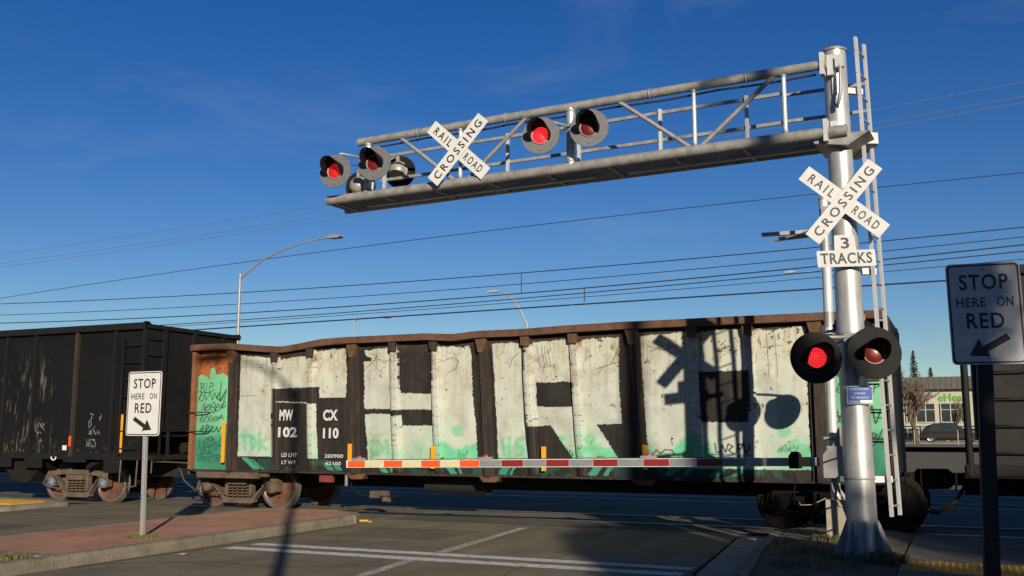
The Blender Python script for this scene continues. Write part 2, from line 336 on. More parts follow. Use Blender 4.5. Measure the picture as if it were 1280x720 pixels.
# painted markings, a few millimetres above the road
for i, (nn, w, x0) in enumerate(((11.30, .27, -9.46), (11.82, .25, -9.42))):
    b = MB(); xs = np.linspace(x0, -2.98, 24)
    top = [(x, nn + w / 2 + random.uniform(-.006, .006), .004) for x in xs]; bot = [(x, nn - w / 2 + random.uniform(-.006, .006), .004) for x in xs]
    b.add(top + bot, [(24 + k, 25 + k, k + 1, k) for k in range(23)]); struct(b.build('stop_line', M['white_line'], org=(0, 0, .004), fix=False))
def strip(name, pts, w, z, m):
    b = MB(); P = [Vector((x, y, z)) for x, y in pts]; vs = []
    for i, p in enumerate(P):
        d = (P[min(i + 1, len(P) - 1)] - P[max(i - 1, 0)]).normalized(); s = Vector((-d.y, d.x, 0)) * w / 2; vs += [p - s, p + s]
    b.add(vs, [(2 * i, 2 * i + 2, 2 * i + 3, 2 * i + 1) for i in range(len(P) - 1)]); return struct(b.build(name, m, org=(0, 0, z), fix=False))
strip('lane_line', [(-5.6, 3.), (-6.23, 9.7), (-6.42, 11.1)], .16, .008, M['lane_line'])
strip('lane_line', [(-6.48, 12.02), (-6.84, 15.65)], .16, .004, M['lane_line'])
strip('faded_lane_line', [(-5.37, 15.1), (-5.5, 17.2), (-5.6, 19.9), (-5.9, 24.6), (-5.86, 29)], .10, .006, M['worn_line'])
# repairs: a darker patch, tar seams and oil drips
M['tar'] = mat('tar_seal', (.045, .042, .038), .6, var=.3, scale=8, bump=.3)
M['patch'] = asphalt('patched_asphalt', (.165, .145, .105), .4)
sheet('road_patch', [(-9.2, 13.2), (-7.3, 13.35), (-7.2, 14.9), (-9.1, 14.75)], .0022, M['patch']); sheet('road_patch', [(-17.4, 8.5), (-14.9, 8.6), (-14.7, 12.6), (-17.2, 12.5)], .0022, M['patch'])
sheet('road_patch', [(-9.8, 16.25), (-3.4, 16.2), (-3.2, 17.1), (-9.9, 17.12)], .0024, M['patch'])
def seam(pts, w):
    q = []; rr = random.Random(len(pts) * 7 + int(pts[0][0] * 10))
    for (xa, ya), (xb, yb) in zip(pts[:-1], pts[1:]):
        for k in range(9): q.append((xa + (xb - xa) * k / 9 + rr.uniform(-.03, .03), ya + (yb - ya) * k / 9 + rr.uniform(-.03, .03)))
    strip('tar_seam', q + [pts[-1]], w, .0034, M['tar'])
seam([(-9.95, 16.22), (-6.5, 16.18), (-3.3, 16.15)], .035); seam([(-4.6, 8.6), (-4.9, 11.0), (-4.8, 13.2), (-5.2, 16.1)], .022); seam([(-9.7, 9.3), (-8.6, 10.0), (-7.6, 9.9), (-6.4, 10.6)], .02); seam([(-8.0, 12.2), (-7.7, 13.0), (-8.1, 13.9), (-7.6, 15.8)], .018); seam([(-9.5, 12.3), (-9.0, 12.6), (-8.2, 12.5)], .016)
seam([(-17.8, 14.2), (-15.5, 14.0), (-12.7, 14.1)], .022); seam([(-9.75, 8.8), (-9.72, 12), (-9.7, 15.0)], .05)
# gutter, kerb and verge on the right of the road
GUT = [(-2.2, 8), (-2.9, 11.4), (-3.3, 16.0)]
b = MB(); b.quad(*[(x + .06, y, .004) for x, y in GUT], (-2.72, 15.6, .004), (-2.42, 11.4, .004), (-1.72, 8, .004)); struct(b.build('gutter', M['gutter'], fix=False))
vr = struct(place('verge', None, None, (-1.6, 12, 0)))
b = MB()
VX = [(-1.57, 8), (-2.26, 11.4), (-2.56, 15.6)]
nx, ny = 26, 60; vs = []
for j in range(ny):
    y = 8 + j / (ny - 1) * 7.9; xl = interp(y, [(p[1], p[0]) for p in VX]); 
    for i in range(nx):
        t = i / (nx - 1); x = xl + t * (-.72 - xl)
        vs.append((x, y, .115 + .05 * math.sin(math.pi * t) + random.uniform(-.012, .012) + (.02 if y > 13 else 0)))
b.add(vs, [(j * nx + i, j * nx + i + 1, (j + 1) * nx + i + 1, (j + 1) * nx + i) for j in range(ny - 1) for i in range(nx - 1)], True)
b.build('soil', M['dirt'], vr, fix=False)
for k in range(3):
    y0, y1 = 8 + k * 2.6, 8 + (k + 1) * 2.6 - .012
    x0, x1 = interp(y0, [(p[1], p[0]) for p in VX]), interp(y1, [(p[1], p[0]) for p in VX])
    b = MB(); b.add([(x0 - .15, y0, -.02), (x0, y0, -.02), (x1, y1, -.02), (x1 - .15, y1, -.02), (x0 - .12, y0, .14), (x0, y0, .14), (x1, y1, .14), (x1 - .12, y1, .14)],
        [(3,2,1,0),(4,5,6,7),(0,1,5,4),(1,2,6,5),(2,3,7,6),(3,0,4,7)]); b.build('kerb_stone', M['kerb'], vr)
# pavement to the right of the pole with its tactile plate
pv = struct(place('pavement', None, None, (1.2, 12, 0)))
for k in range(4):
    y0 = 7.2 + k * 2.15
    if k == 2: continue
    b = MB(); b.box((-.70, y0, -.05), (3.4, y0 + 2.14, .13)); b.build('slab', M['slab'], pv)
b = MB(); b.box((-.70, 12.61, -.05), (3.4, 13.63, .13)); b.build('slab', M['slab'], pv)
b = MB(); b.box((-.70, 11.502, -.05), (3.4, 11.69, .13)); b.build('slab', M['slab'], pv)
def tactile(x0, x1, y0, y1, z, par):
    b = MB(); b.box((x0, y0, z - .12), (x1, y1, z)); o = b.build('tactile_plate', M['tactile'], par)
    d = MB(); y = y0 + .04
    while y < y1 - .03:
        x = x0 + .04
        while x < x1 - .03:
            d.lathe([(-.001, .016), (.006, .012), (.0061, .0)], (x, y, z), (0, 0, 1), 6, False); x += .07
        y += .07
    dm = d.build('raised_domes', M['tactile'], o, fix=False); dm['kind'] = 'stuff'
tactile(-.70, 2.2, 11.7, 12.6, .135, pv)
# the far side's pavement and tactile plate
pl = struct(place('far_pavement', None, None, (-21, 14, 0)))
b = MB(); b.add([(-30, 9, -.05), (-17.7, 9, -.05), (-17.9, 14.6, -.05), (-18.3, 16.4, -.05), (-19.6, 17.0, -.05), (-30, 17, -.05)] + [(-30, 9, .09), (-17.7, 9, .09), (-17.9, 14.6, .09), (-18.3, 16.4, .06), (-19.6, 17.0, .05), (-30, 17, .07)],
    [(6,7,8,9,10,11), (0,1,7,6), (1,2,8,7), (2,3,9,8), (3,4,10,9), (4,5,11,10)]); b.build('slab', M['concrete'], pl, fix=False)
tactile(-23.5, -18.62, 15.15, 16.05, .105, pl)

# median island
isl = struct(place('median_island', None, None, (-11.2, 12, 0)))
b = MB(); ou = [(-10.03, 8.86), (-10.03, 15.1), (-10.25, 15.55), (-10.75, 15.84), (-11.4, 15.9), (-12.1, 15.86), (-12.4, 15.5), (-12.42, 8.86)]
b.prism(ou, (0, 0, -.02), (1, 0, 0), (0, 1, 0), (0, 0, .165)); b.build('paver_surface', M['paver'], isl)
# kerb stones around it
def kerbrun(pts, par, h=.15, w=.16, z0=-.03):
    for i in range(len(pts) - 1):
        p, q = Vector((*pts[i], 0)), Vector((*pts[i + 1], 0)); d = (q - p); L = d.length; d.normalize(); s = Vector((d.y, -d.x, 0))
        p2 = p + d * .008; q2 = q - d * .008
        prof = [(0, z0), (w, z0), (w, h - .05), (w - .02, h - .015), (w - .05, h), (0, h)]
        b = MB(); n = len(prof)
        vs = [p2 + s * a + Vector((0, 0, c)) for a, c in prof] + [q2 + s * a + Vector((0, 0, c)) for a, c in prof]
        b.add(vs, [(i2, (i2 + 1) % n, n + (i2 + 1) % n, n + i2) for i2 in range(n)] + [tuple(range(n))[::-1], tuple(range(n, 2 * n))]); b.build('kerb_stone', M['kerb'], par)
kerbrun([(-10.02, 3.0), (-10.02, 5.6), (-10.02, 8.70), (-10.02, 11.55), (-10.02, 15.08), (-10.24, 15.56), (-10.76, 15.86), (-11.4, 15.915)], isl)
kerbrun([(-11.42, 15.915), (-12.12, 15.87), (-12.43, 15.5), (-12.43, 12), (-12.43, 8.5), (-12.43, 3)], isl, w=.12)
b = MB(); b.box((-12.42, 8.68, -.02), (-10.035, 8.85, .15)); b.build('header_band', M['kerb'], isl)
b = MB(); nx, ny = 30, 50
b.add([(-12.41 + i / (nx - 1) * 2.38, 3 + j / (ny - 1) * 5.67, .10 + .03 * math.sin(i * .5) * math.sin(j * .3) + random.uniform(-.012, .012)) for j in range(ny) for i in range(nx)],
    [(j * nx + i, j * nx + i + 1, (j + 1) * nx + i + 1, (j + 1) * nx + i) for j in range(ny - 1) for i in range(nx - 1)], True); b.build('planting_soil', M['dirt'], isl, fix=False)

# the three tracks
for k, cy in enumerate((18.03, 24.0, 28.6)):
    t = struct(place('railway_track', None, None, (-8, cy, 0)))
    for sgn in (-1, 1):
        y = cy + sgn * .755
        b = MB(); b.prism([(-.036, .0), (-.030, .012), (.030, .012), (.036, 0), (.036, -.16), (-.036, -.16)], (-140, y, 0), (0, 1, 0), (0, 0, 1), (220, 0, 0)); b.build('rail', M['railtop'], t)
        b = MB(); b.box((-17.9, y - sgn * .12 - .035, -.1), (4, y - sgn * .12 + .035, .003)); b.build('flangeway', M['under'], t)
        if k == 0:
            b = MB(); b.box((-17.9, y + sgn * .06, -.1), (4, y + sgn * .10, .0035)); b.build('rail_seal', M['cable'], t)
    for xa, xb in ((-70, -19.2), (5.5, 60)):
        x = xa
        while k == 0 and x < xb:
            b = MB(); b.box((x - .11, cy - 1.28, -.2), (x + .11, cy + 1.28, -.012)); b.build('sleeper', M['wood_pole'], t); x += .6
            if x > -60 and x < -24: x = max(x, -24)
            if x > 12: break
# ground beyond: far road, kerb, bank
sheet('far_road', [(-60, 78), (60, 78), (60, 89), (-60, 89)], .79, M['asphalt_far'])
b = MB(); b.box((-60, 77.6, .3), (60, 78, .86)); struct(b.build('far_kerb', M['concrete']))
sheet('far_verge', [(-60, 60), (60, 60), (60, 77.6), (-60, 77.6)], .80, M['tan'])
sheet('far_car_park', [(-60, 89), (60, 89), (60, 100.5), (-60, 100.5)], .83, M['tan'])

# ================================================================== BOGIE, COUPLER
def wheel_mb():
    b = MB(); b.lathe([(-.066, .07), (-.075, .10), (-.03, .16), (-.02, .30), (-.062, .385), (-.066, .40)], (0, 0, .457), (0, 1, 0), 36)
    return b
def helix(b, x, y, z0, z1, r, turns, wr):
    n = turns * 9; b.path([(x + r * math.cos(2 * math.pi * i / 9), y + r * math.sin(2 * math.pi * i / 9), z0 + (z1 - z0) * i / n) for i in range(n + 1)], wr, 5)
def make_bogie(parent, x, y, wb=1.74, dark=False, capm=None):
    m = M['bogie_dark'] if dark else M['bogie']; wm = M['bogie_dark'] if dark else M['wheel']; tm = M['bogie_dark'] if dark else M['tread']
    b = MB(); b.box((x - .17, y - .78, .42), (x + .17, y + .78, .66)); b.tube((x, y, .66), (x, y, .78), .22, seg=16)
    bg_ = b.build('bogie', m, parent)
    for sx in (-1, 1):
        b = MB(); b.tube((x + sx * wb / 2, y - .82, .457), (x + sx * wb / 2, y + .82, .457), .075, seg=12); b.build('axle', M['bogie_dark'], bg_)
        for sy in (-1, 1):
            cx, cy = x + sx * wb / 2, y + sy * .755
            b = MB(); b.lathe([(-.060, .06), (-.085, .11), (-.040, .17), (-.025, .30), (-.055, .385)], (cx, cy, .457), (0, -sy, 0), 36)
            b.v = b.v; w = MB()
            # outside face of the plate looks away from the track centre
            w.lathe([(.062, .05), (.075, .11), (.030, .17), (.020, .30), (.050, .372), (.052, .376)], (cx, cy, .457), (0, sy, 0), 36)
            w.lathe([(-.062, .05), (-.075, .11), (-.04, .17), (-.03, .30), (-.066, .40)], (cx, cy, .457), (0, sy, 0), 36)
            wo_ = w.build('wheel', wm, bg_, fix=False)
            r = MB(); r.lathe([(.052, .372), (.062, .380), (.064, .445), (.056, .455), (-.045, .462), (-.058, .482), (-.078, .482), (-.082, .47), (-.08, .395)], (cx, cy, .457), (0, sy, 0), 40)
            r.build('wheel_tread', tm, bg_, fix=False)
    for sy in (-1, 1):
        yc = y + sy * .99; h = wb / 2
        f = MB(); D = (0, sy * .13, 0)
        def pr(poly, dy=0., d=D): f.prism(poly, (x, yc - sy * .065 + sy * dy, 0), (1, 0, 0), (0, 0, 1), d)
        pr([(-h - .17, .60), (-h - .12, .70), (-.42, .745), (.42, .745), (h + .12, .70), (h + .17, .60), (h + .05, .585), (.40, .64), (-.40, .64), (-h - .05, .585)])
        for sx in (-1, 1):
            pr([(sx * (h - .10), .60), (sx * (h - .02), .66), (sx * .26, .175), (sx * .40, .175)][::1], .004)
            pr([(sx * .27, .66), (sx * .36, .66), (sx * .36, .30), (sx * .27, .25)], .008, (0, sy * .11, 0))
            pr([(sx * (h + .17), .62), (sx * (h + .10), .62), (sx * (h + .12), .38), (sx * (h + .16), .38)], .003, (0, sy * .12, 0))
            pr([(sx * (h - .15), .62), (sx * (h - .09), .62), (sx * (h - .10), .42), (sx * (h - .13), .42)], .005, (0, sy * .12, 0))
        pr([(-.42, .155), (-.36, .125), (.36, .125), (.42, .155), (.40, .235), (-.40, .235)], .002)
        f.build('side_frame', m, bg_)
        b = MB(); b.box((x - .25, yc - .14, .52), (x + .25, yc + .09, .63)); b.build('bolster_end', m, bg_)
        for q in (-.19, -.065, .065, .19):
            b = MB(); helix(b, x + q, yc + sy * .055, .235, .53, .055, 5, .016); b.build('spring', m, bg_, fix=False)
        for sx in (-1, 1):
            b = MB(); b.box((x + sx * h - .10, yc - .09, .40), (x + sx * h + .10, yc + .07, .585)); b.build('bearing_adapter', m, bg_)
            b = MB(); b.lathe([(-.08, .115), (.10, .115), (.115, .10), (.12, .055), (.135, .05), (.136, 0)], (x + sx * h, yc, .457), (0, sy, 0), 20)
            o = b.build('bearing_cap', capm or m, bg_, fix=False)
            if capm:
                b = MB()
                for a in range(3): b.tube((x + sx * h + .055 * math.cos(a * 2.09 + .5), yc + sy * .12, .457 + .055 * math.sin(a * 2.09 + .5)), (x + sx * h + .055 * math.cos(a * 2.09 + .5), yc + sy * .132, .457 + .055 * math.sin(a * 2.09 + .5)), .013, seg=6)
                b.build('cap_screw', M['bogie_dark'], bg_)
        if sy < 0:
            b = MB(); b.path([(x - h - .22, yc - .02, .60), (x - h - .26, yc - .05, .40), (x - h - .05, yc - .07, .33), (x - .3, yc - .09, .30)], .016, 6); b.build('brake_rod', m, bg_)
    return bg_
def make_coupler(parent, x, d, y=18.03, m=None):
    m = m or M['bogie']
    b = MB(); b.box((min(x, x + d * .42), y - .09, .74), (max(x, x + d * .42), y + .09, .94))
    b.obox((x + d * .55, y + .05 * d, .84), (.32, .30, .32), (1, .25, 0), (-.25, 1, 0), (0, 0, 1)); b.obox((x + d * .66, y - .11 * d, .84), (.2, .10, .26), (1, .6, 0), (-.6, 1, 0), (0, 0, 1))
    c = b.build('coupler', m, parent)
    b = MB(); b.path([(x, y - .35, .78), (x + d * .15, y - .36, .52), (x + d * .45, y - .3, .30), (x + d * .70, y - .2, .42)], .028, 8); b.build('air_hose', M['cable'], c)
    b = MB(); b.bar((x + d * .12, y - 1.35, .98), (x + d * .12, y - .1, .90), .03, .03); b.bar((x + d * .12, y - 1.35, .98), (x + d * .14, y - 1.38, .72), .025, .025); b.build('uncoupling_lever', m, c)
    return c

# ================================================================== PAINT ON THE GONDOLA
class VNoise:
    def __init__(s, seed): s.t = np.random.default_rng(seed).random((256, 256))
    def __call__(s, x, y, sx, sy=None):
        sy = sy or sx; x = x / sx; y = y / sy; i = np.floor(x).astype(int); j = np.floor(y).astype(int); fx = x - i; fy = y - j
        fx = fx * fx * (3 - 2 * fx); fy = fy * fy * (3 - 2 * fy); t = s.t
        a = t[i % 256, j % 256]; b = t[(i + 1) % 256, j % 256]; c = t[i % 256, (j + 1) % 256]; d = t[(i + 1) % 256, (j + 1) % 256]
        return (a * (1 - fx) + b * fx) * (1 - fy) + (c * (1 - fx) + d * fx) * fy
    def fbm(s, x, y, sc, o=4, asp=1.):
        r = 0; w = 1; tw = 0
        for k in range(o): r = r + w * s(x + 31 * k, y + 17 * k, sc, sc * asp); tw += w; w *= .55; sc *= .5
        return r / tw
vn = VNoise(5); vn2 = VNoise(9)
def inpoly(X, Y, poly):
    m = np.zeros(X.shape, bool); n = len(poly); j = n - 1
    for i in range(n):
        xi, yi = poly[i]; xj, yj = poly[j]
        if yi != yj: m ^= ((yi > Y) != (yj > Y)) & (X < (xj - xi) * (Y - yi) / (yj - yi) + xi)
        j = i
    return m
WHITE = [
 [(-13.79,3.23),(-13.05,3.2),(-12.87,3.13),(-12.47,3.19),(-12.07,3.19),(-11.93,3.25),(-11.16,3.27),(-11.11,2.29),(-11.74,2.29),(-11.74,2.51),(-12.87,2.49),(-12.86,1.71),(-12.82,1.69),(-12.79,1.11),(-13.76,1.11),(-13.79,2.27)],
 [(-12.02,2.18),(-11.81,2.17),(-11.74,1.08),(-11.95,1.08)], [(-12.77,2.235),(-12.03,2.2),(-12.03,2.185),(-12.76,2.215)],
 [(-10.75,3.21),(-10.2,3.25),(-10.1,3.21),(-9.97,3.27),(-9.92,3.25),(-9.88,2.53),(-9.84,2.35),(-9.13,2.33),(-9.14,3.16),(-9.04,3.23),(-8.77,3.25),(-8.56,3.21),(-8.38,3.24),(-8.34,3.02),(-8.29,2.2),(-8.24,1.78),(-8.19,1.05),(-10.57,1.05),(-10.66,1.96),(-10.69,2.23)],
 [(-7.9,3.24),(-7.54,3.25),(-7.31,3.24),(-7.27,2.74),(-7.22,2.05),(-7.21,1.96),(-7.16,1.08),(-7.76,1.08),(-7.83,2.19)],
 [(-7.19,3.17),(-7.06,3.23),(-6.64,3.25),(-6.32,3.25),(-6.25,3.23),(-6.23,2.71),(-6.21,2.04),(-6.19,1.51),(-6.16,1.05),(-6.23,1.05),(-6.72,1.73),(-7.16,1.7),(-7.2,2.19),(-7.23,2.51)],
 [(-6.25,3.16),(-6.08,3.23),(-5.71,3.25),(-5.42,3.23),(-5.42,2.47),(-5.4,2.03),(-5.39,1.75),(-5.85,1.74),(-5.42,1.1),(-6.2,1.05),(-6.23,1.73)],
 [(-5.03,3.24),(-4.21,3.28),(-3.76,3.29),(-3.29,3.3),(-2.7,3.25),(-2.31,3.3),(-2.22,3.28),(-2.23,2.38),(-2.23,1.35),(-2.2,1.0),(-4.9,1.0),(-4.99,2.43)]]
BLACK = [[(-9.91,3.4),(-9.16,3.38),(-9.13,2.34),(-9.84,2.35)], [(-10.7,2.06),(-10.05,2.05),(-10.05,2.01),(-9.82,2.04),(-9.3,2.04),(-9.11,2.02),(-9.11,1.73),(-9.81,1.73),(-9.83,1.93),(-10.04,1.9),(-10.05,1.95),(-10.7,1.96)],
 [(-7.0,2.5),(-6.64,2.49),(-6.48,2.51),(-6.28,2.49),(-6.26,2.06),(-6.64,2.05),(-6.99,2.07)], [(-3.99,2.62),(-3.14,2.62),(-3.15,1.77),(-3.97,1.77)]]
STRIPES = [[(-13.67,1.08),(-13.52,1.09),(-13.15,.86),(-13.33,.84)], [(-13.46,1.08),(-13.36,1.05),(-13.05,.85),(-13.10,.84)], [(-11.62,1.0),(-11.5,1.0),(-11.38,.86),(-11.52,.86)], [(-11.42,.98),(-11.28,.98),(-11.16,.86),(-11.3,.86)],
 [(-10.4,1.02),(-10.28,1.02),(-10.1,.83),(-10.24,.82)], [(-10.18,1.02),(-10.1,1.02),(-9.96,.84),(-10.05,.83)], [(-8.95,1.04),(-8.75,1.04),(-8.6,.82),(-8.74,.82)], [(-8.66,1.02),(-8.58,1.02),(-8.5,.84),(-8.56,.84)],
 [(-7.66,1.02),(-7.5,1.02),(-7.62,.83),(-7.78,.84)], [(-7.44,1.02),(-7.38,1.02),(-7.50,.84),(-7.55,.84)], [(-5.88,1.04),(-5.72,1.04),(-5.87,.85),(-6.03,.86)], [(-5.62,1.04),(-5.52,1.04),(-5.66,.85),(-5.76,.85)],
 [(-4.5,1.04),(-4.3,1.04),(-4.5,.88),(-4.66,.88)], [(-4.2,1.04),(-4.1,1.04),(-4.25,.88),(-4.33,.88)], [(-3.7,1.06),(-3.5,1.06),(-3.72,.88),(-3.89,.87)], [(-3.32,1.06),(-3.15,1.06),(-3.4,.88),(-3.5,.88)]]
STROKES = []   # (points, width, colour, strength)
def st(pts, w, c, a=1.): STROKES.append((pts, w, c, a))
MINT = (.15, .53, .30); DKG = (.03, .16, .10); INK = (.02, .06, .045); BRN = (.10, .055, .03)
for p in ([(-13.74,1.54),(-13.50,1.53)], [(-13.62,1.52),(-13.56,1.26)], [(-13.42,1.52),(-13.38,1.26)], [(-13.42,1.52),(-13.30,1.44),(-13.28,1.36),(-13.38,1.26)], [(-13.19,1.59),(-13.20,1.24)], [(-13.04,1.47),(-13.18,1.38),(-13.03,1.26)]): st(p, .085, MINT, .8)
for p in ([(-7.69,1.48),(-7.64,1.2)], [(-7.54,1.5),(-7.54,1.17)], [(-7.66,1.34),(-7.54,1.34)], [(-7.26,1.5),(-7.40,1.46),(-7.41,1.38),(-7.27,1.31),(-7.27,1.22),(-7.40,1.18)]): st(p, .08, MINT, .8)
for p in ([(-10.48,1.42),(-10.5,1.2),(-10.38,1.18)], [(-10.34,1.42),(-10.22,1.28),(-10.36,1.18)], [(-10.14,1.45),(-10.1,1.2)]): st(p, .09, (.16, .48, .24), .7)
for cx, cz, rr in ((-8.62,1.63,.11), (-5.97,1.48,.09), (-2.62,1.62,.10), (-2.5,1.9,.03), (-6.5,1.5,.05)):
    st([(cx - .01, cz), (cx + .01, cz)], rr * 2, MINT, .7)
rs = random.Random(3)
def smooth(P, k=5):
    out = []
    for i in range(len(P) - 1):
        p0, p1, p2, p3 = P[max(i - 1, 0)], P[i], P[i + 1], P[min(i + 2, len(P) - 1)]
        for t in np.linspace(0, 1, k, endpoint=False).tolist():
            out.append(tuple(.5 * (2 * b_ + (c_ - a_) * t + (2 * a_ - 5 * b_ + 4 * c_ - d_) * t * t + (3 * b_ - a_ - 3 * c_ + d_) * t ** 3) for a_, b_, c_, d_ in zip(p0, p1, p2, p3)))
    return out + [P[-1]]
def tagline(x0, x1, z, h, n, w=.016, c=INK, wob=1.):
    """one line of hand-sprayed handwriting: joined loops, crossing strokes and a flourish"""
    dx = (x1 - x0) / n; sl = rs.uniform(.15, .45) * h; P = []
    for i in range(n):
        a = x0 + i * dx; up = rs.uniform(.7, 1.25); dn = rs.uniform(-.25, .15)
        P += [(a + rs.uniform(-.2, .3) * dx, z + h * dn), (a + dx * rs.uniform(.2, .5) + sl * up, z + h * up)]
        if rs.random() < .55: P += [(a + dx * rs.uniform(.7, 1.) + sl * .6, z + h * rs.uniform(.45, .75)), (a + dx * rs.uniform(.0, .4), z + h * rs.uniform(.25, .5))]
        if rs.random() < .3: st(smooth([(a, z + h * rs.uniform(.2, .9)), (a + dx * .7, z + h * rs.uniform(.3, .8)), (a + dx * 1.3, z + h * rs.uniform(.2, .9))], 3), w * .9, c)
        if rs.random() < .3 or i == n - 1: st(smooth(P, 4), w * rs.uniform(.8, 1.25), c); P = P[-1:]
    if len(P) > 2: st(smooth(P, 4), w, c)
# the tags on the green end panel; the first line reads RIP
for p in ([(-14.83,2.50),(-14.80,2.64)], [(-14.86,2.64),(-14.72,2.63),(-14.74,2.57),(-14.80,2.56),(-14.70,2.49)], [(-14.64,2.64),(-14.66,2.50)], [(-14.57,2.49),(-14.55,2.65),(-14.45,2.62),(-14.47,2.57),(-14.56,2.56)], [(-14.88,2.47),(-14.6,2.44),(-14.42,2.50)]): st(p, .018, INK)
tagline(-14.88, -14.12, 2.28, .16, 6); tagline(-14.82, -14.16, 2.04, .17, 5, .02); tagline(-14.84, -14.2, 1.83, .15, 5); tagline(-14.80, -14.14, 1.60, .16, 5, .02)
tagline(-14.88, -14.22, 1.22, .22, 6, .018, (.015, .10, .07)); tagline(-14.86, -14.14, 1.00, .14, 7, .016, (.015, .10, .07))
st([(-14.26,2.66),(-14.27,2.25),(-14.12,2.5),(-14.2,2.1)], .024, INK); st([(-14.5,1.5),(-14.38,1.46),(-14.5,1.43),(-14.6,1.47),(-14.42,1.52)], .018, INK); st([(-14.88,1.12),(-14.55,1.17),(-14.2,1.10)], .02, (.015, .10, .07))
tagline(-1.95, -1.15, 2.2, .2, 6, .02); tagline(-1.95, -1.1, 1.75, .22, 6, .022); tagline(-1.9, -1.1, 1.4, .2, 6, .02)
tagline(-8.62, -8.40, 1.14, .11, 3, .011, (.03, .20, .14)); tagline(-5.85, -5.66, 1.15, .07, 3, .01, (.03, .20, .14)); tagline(-2.75, -2.4, 1.28, .10, 5, .012, (.03, .25, .17))
# scribble in black on white near the foot of the last bay
st([(-3.76,1.42),(-3.74,1.27),(-3.66,1.28),(-3.64,1.40),(-3.58,1.27),(-3.54,1.41),(-3.46,1.37),(-3.53,1.31),(-3.45,1.25)], .022, (.035, .02, .03)); st([(-3.40,1.28),(-3.38,1.40),(-3.30,1.41),(-3.33,1.33),(-3.40,1.33)], .026, (.035, .02, .03)); st([(-3.28,1.42),(-3.26,1.26),(-3.20,1.32),(-3.17,1.43),(-3.15,1.26)], .03, (.09, .02, .025)); st([(-3.78,1.24),(-3.15,1.22)], .014, (.05, .03, .03)); st([(-4.85,1.22),(-4.78,1.30),(-4.70,1.24),(-4.62,1.31),(-4.5,1.30),(-4.45,1.22)], .02, (.04, .03, .03))
# scratches, cracks and rust runs
for p, w in (([(-10.72,2.83),(-10.5,3.0),(-10.35,3.03),(-10.25,2.95),(-10.1,3.02)], .014), ([(-10.62,3.15),(-10.4,3.1),(-10.55,2.95)], .012), ([(-6.99,3.18),(-6.93,2.8),(-6.85,2.74),(-6.82,2.78),(-6.90,3.15)], .013), ([(-6.84,3.15),(-6.78,2.8),(-6.71,2.77),(-6.72,2.85),(-6.78,3.12)], .013),
    ([(-5.42,3.08),(-5.56,2.8),(-5.68,2.76),(-5.82,2.72)], .016), ([(-5.68,2.76),(-5.80,2.64)], .012), ([(-5.56,2.8),(-5.43,2.82)], .012), ([(-7.35,3.05),(-7.48,2.95),(-7.55,2.78)], .014), ([(-8.95,2.95),(-8.75,3.02),(-8.6,2.95),(-8.65,2.8),(-8.85,2.72)], .012),
    ([(-8.7,3.12),(-8.62,2.9),(-8.72,2.78)], .010), ([(-13.35,3.02),(-13.1,3.03),(-13.12,3.12)], .010), ([(-13.75,2.36),(-13.3,2.36)], .008), ([(-4.9,3.08),(-4.6,3.0),(-4.45,3.05),(-4.3,2.95)], .013), ([(-4.85,2.98),(-4.6,3.08),(-4.35,3.06)], .012), ([(-2.85,3.2),(-2.82,2.5)], .012), ([(-2.72,3.2),(-2.68,2.5)], .011), ([(-2.95,2.98),(-2.6,3.02)], .010), ([(-4.55,2.75),(-4.2,2.77)], .008)): st(p, w, BRN, .85)
for bx0, bx1 in ((-13.75, -11.2), (-10.7, -8.3), (-7.85, -5.45), (-4.95, -2.3)):
    for k in range(16):
        x = rs.uniform(bx0, bx1); z = rs.uniform(1.2, 3.2); st([(x, z), (x + rs.uniform(-.02, .02), z - rs.uniform(.01, .05))], rs.uniform(.008, .016), (.08, .06, .04), rs.uniform(.4, .9))
    for k in range(12):
        x = rs.uniform(bx0, bx1); z = rs.uniform(2.85, 3.2); q = [(x, z)]
        for j in range(rs.randint(2, 4)): x += rs.uniform(-.13, .13); z += rs.uniform(-.12, .03); q.append((x, z))
        st(q, rs.uniform(.006, .011), (.12, .07, .035), rs.uniform(.5, .9))
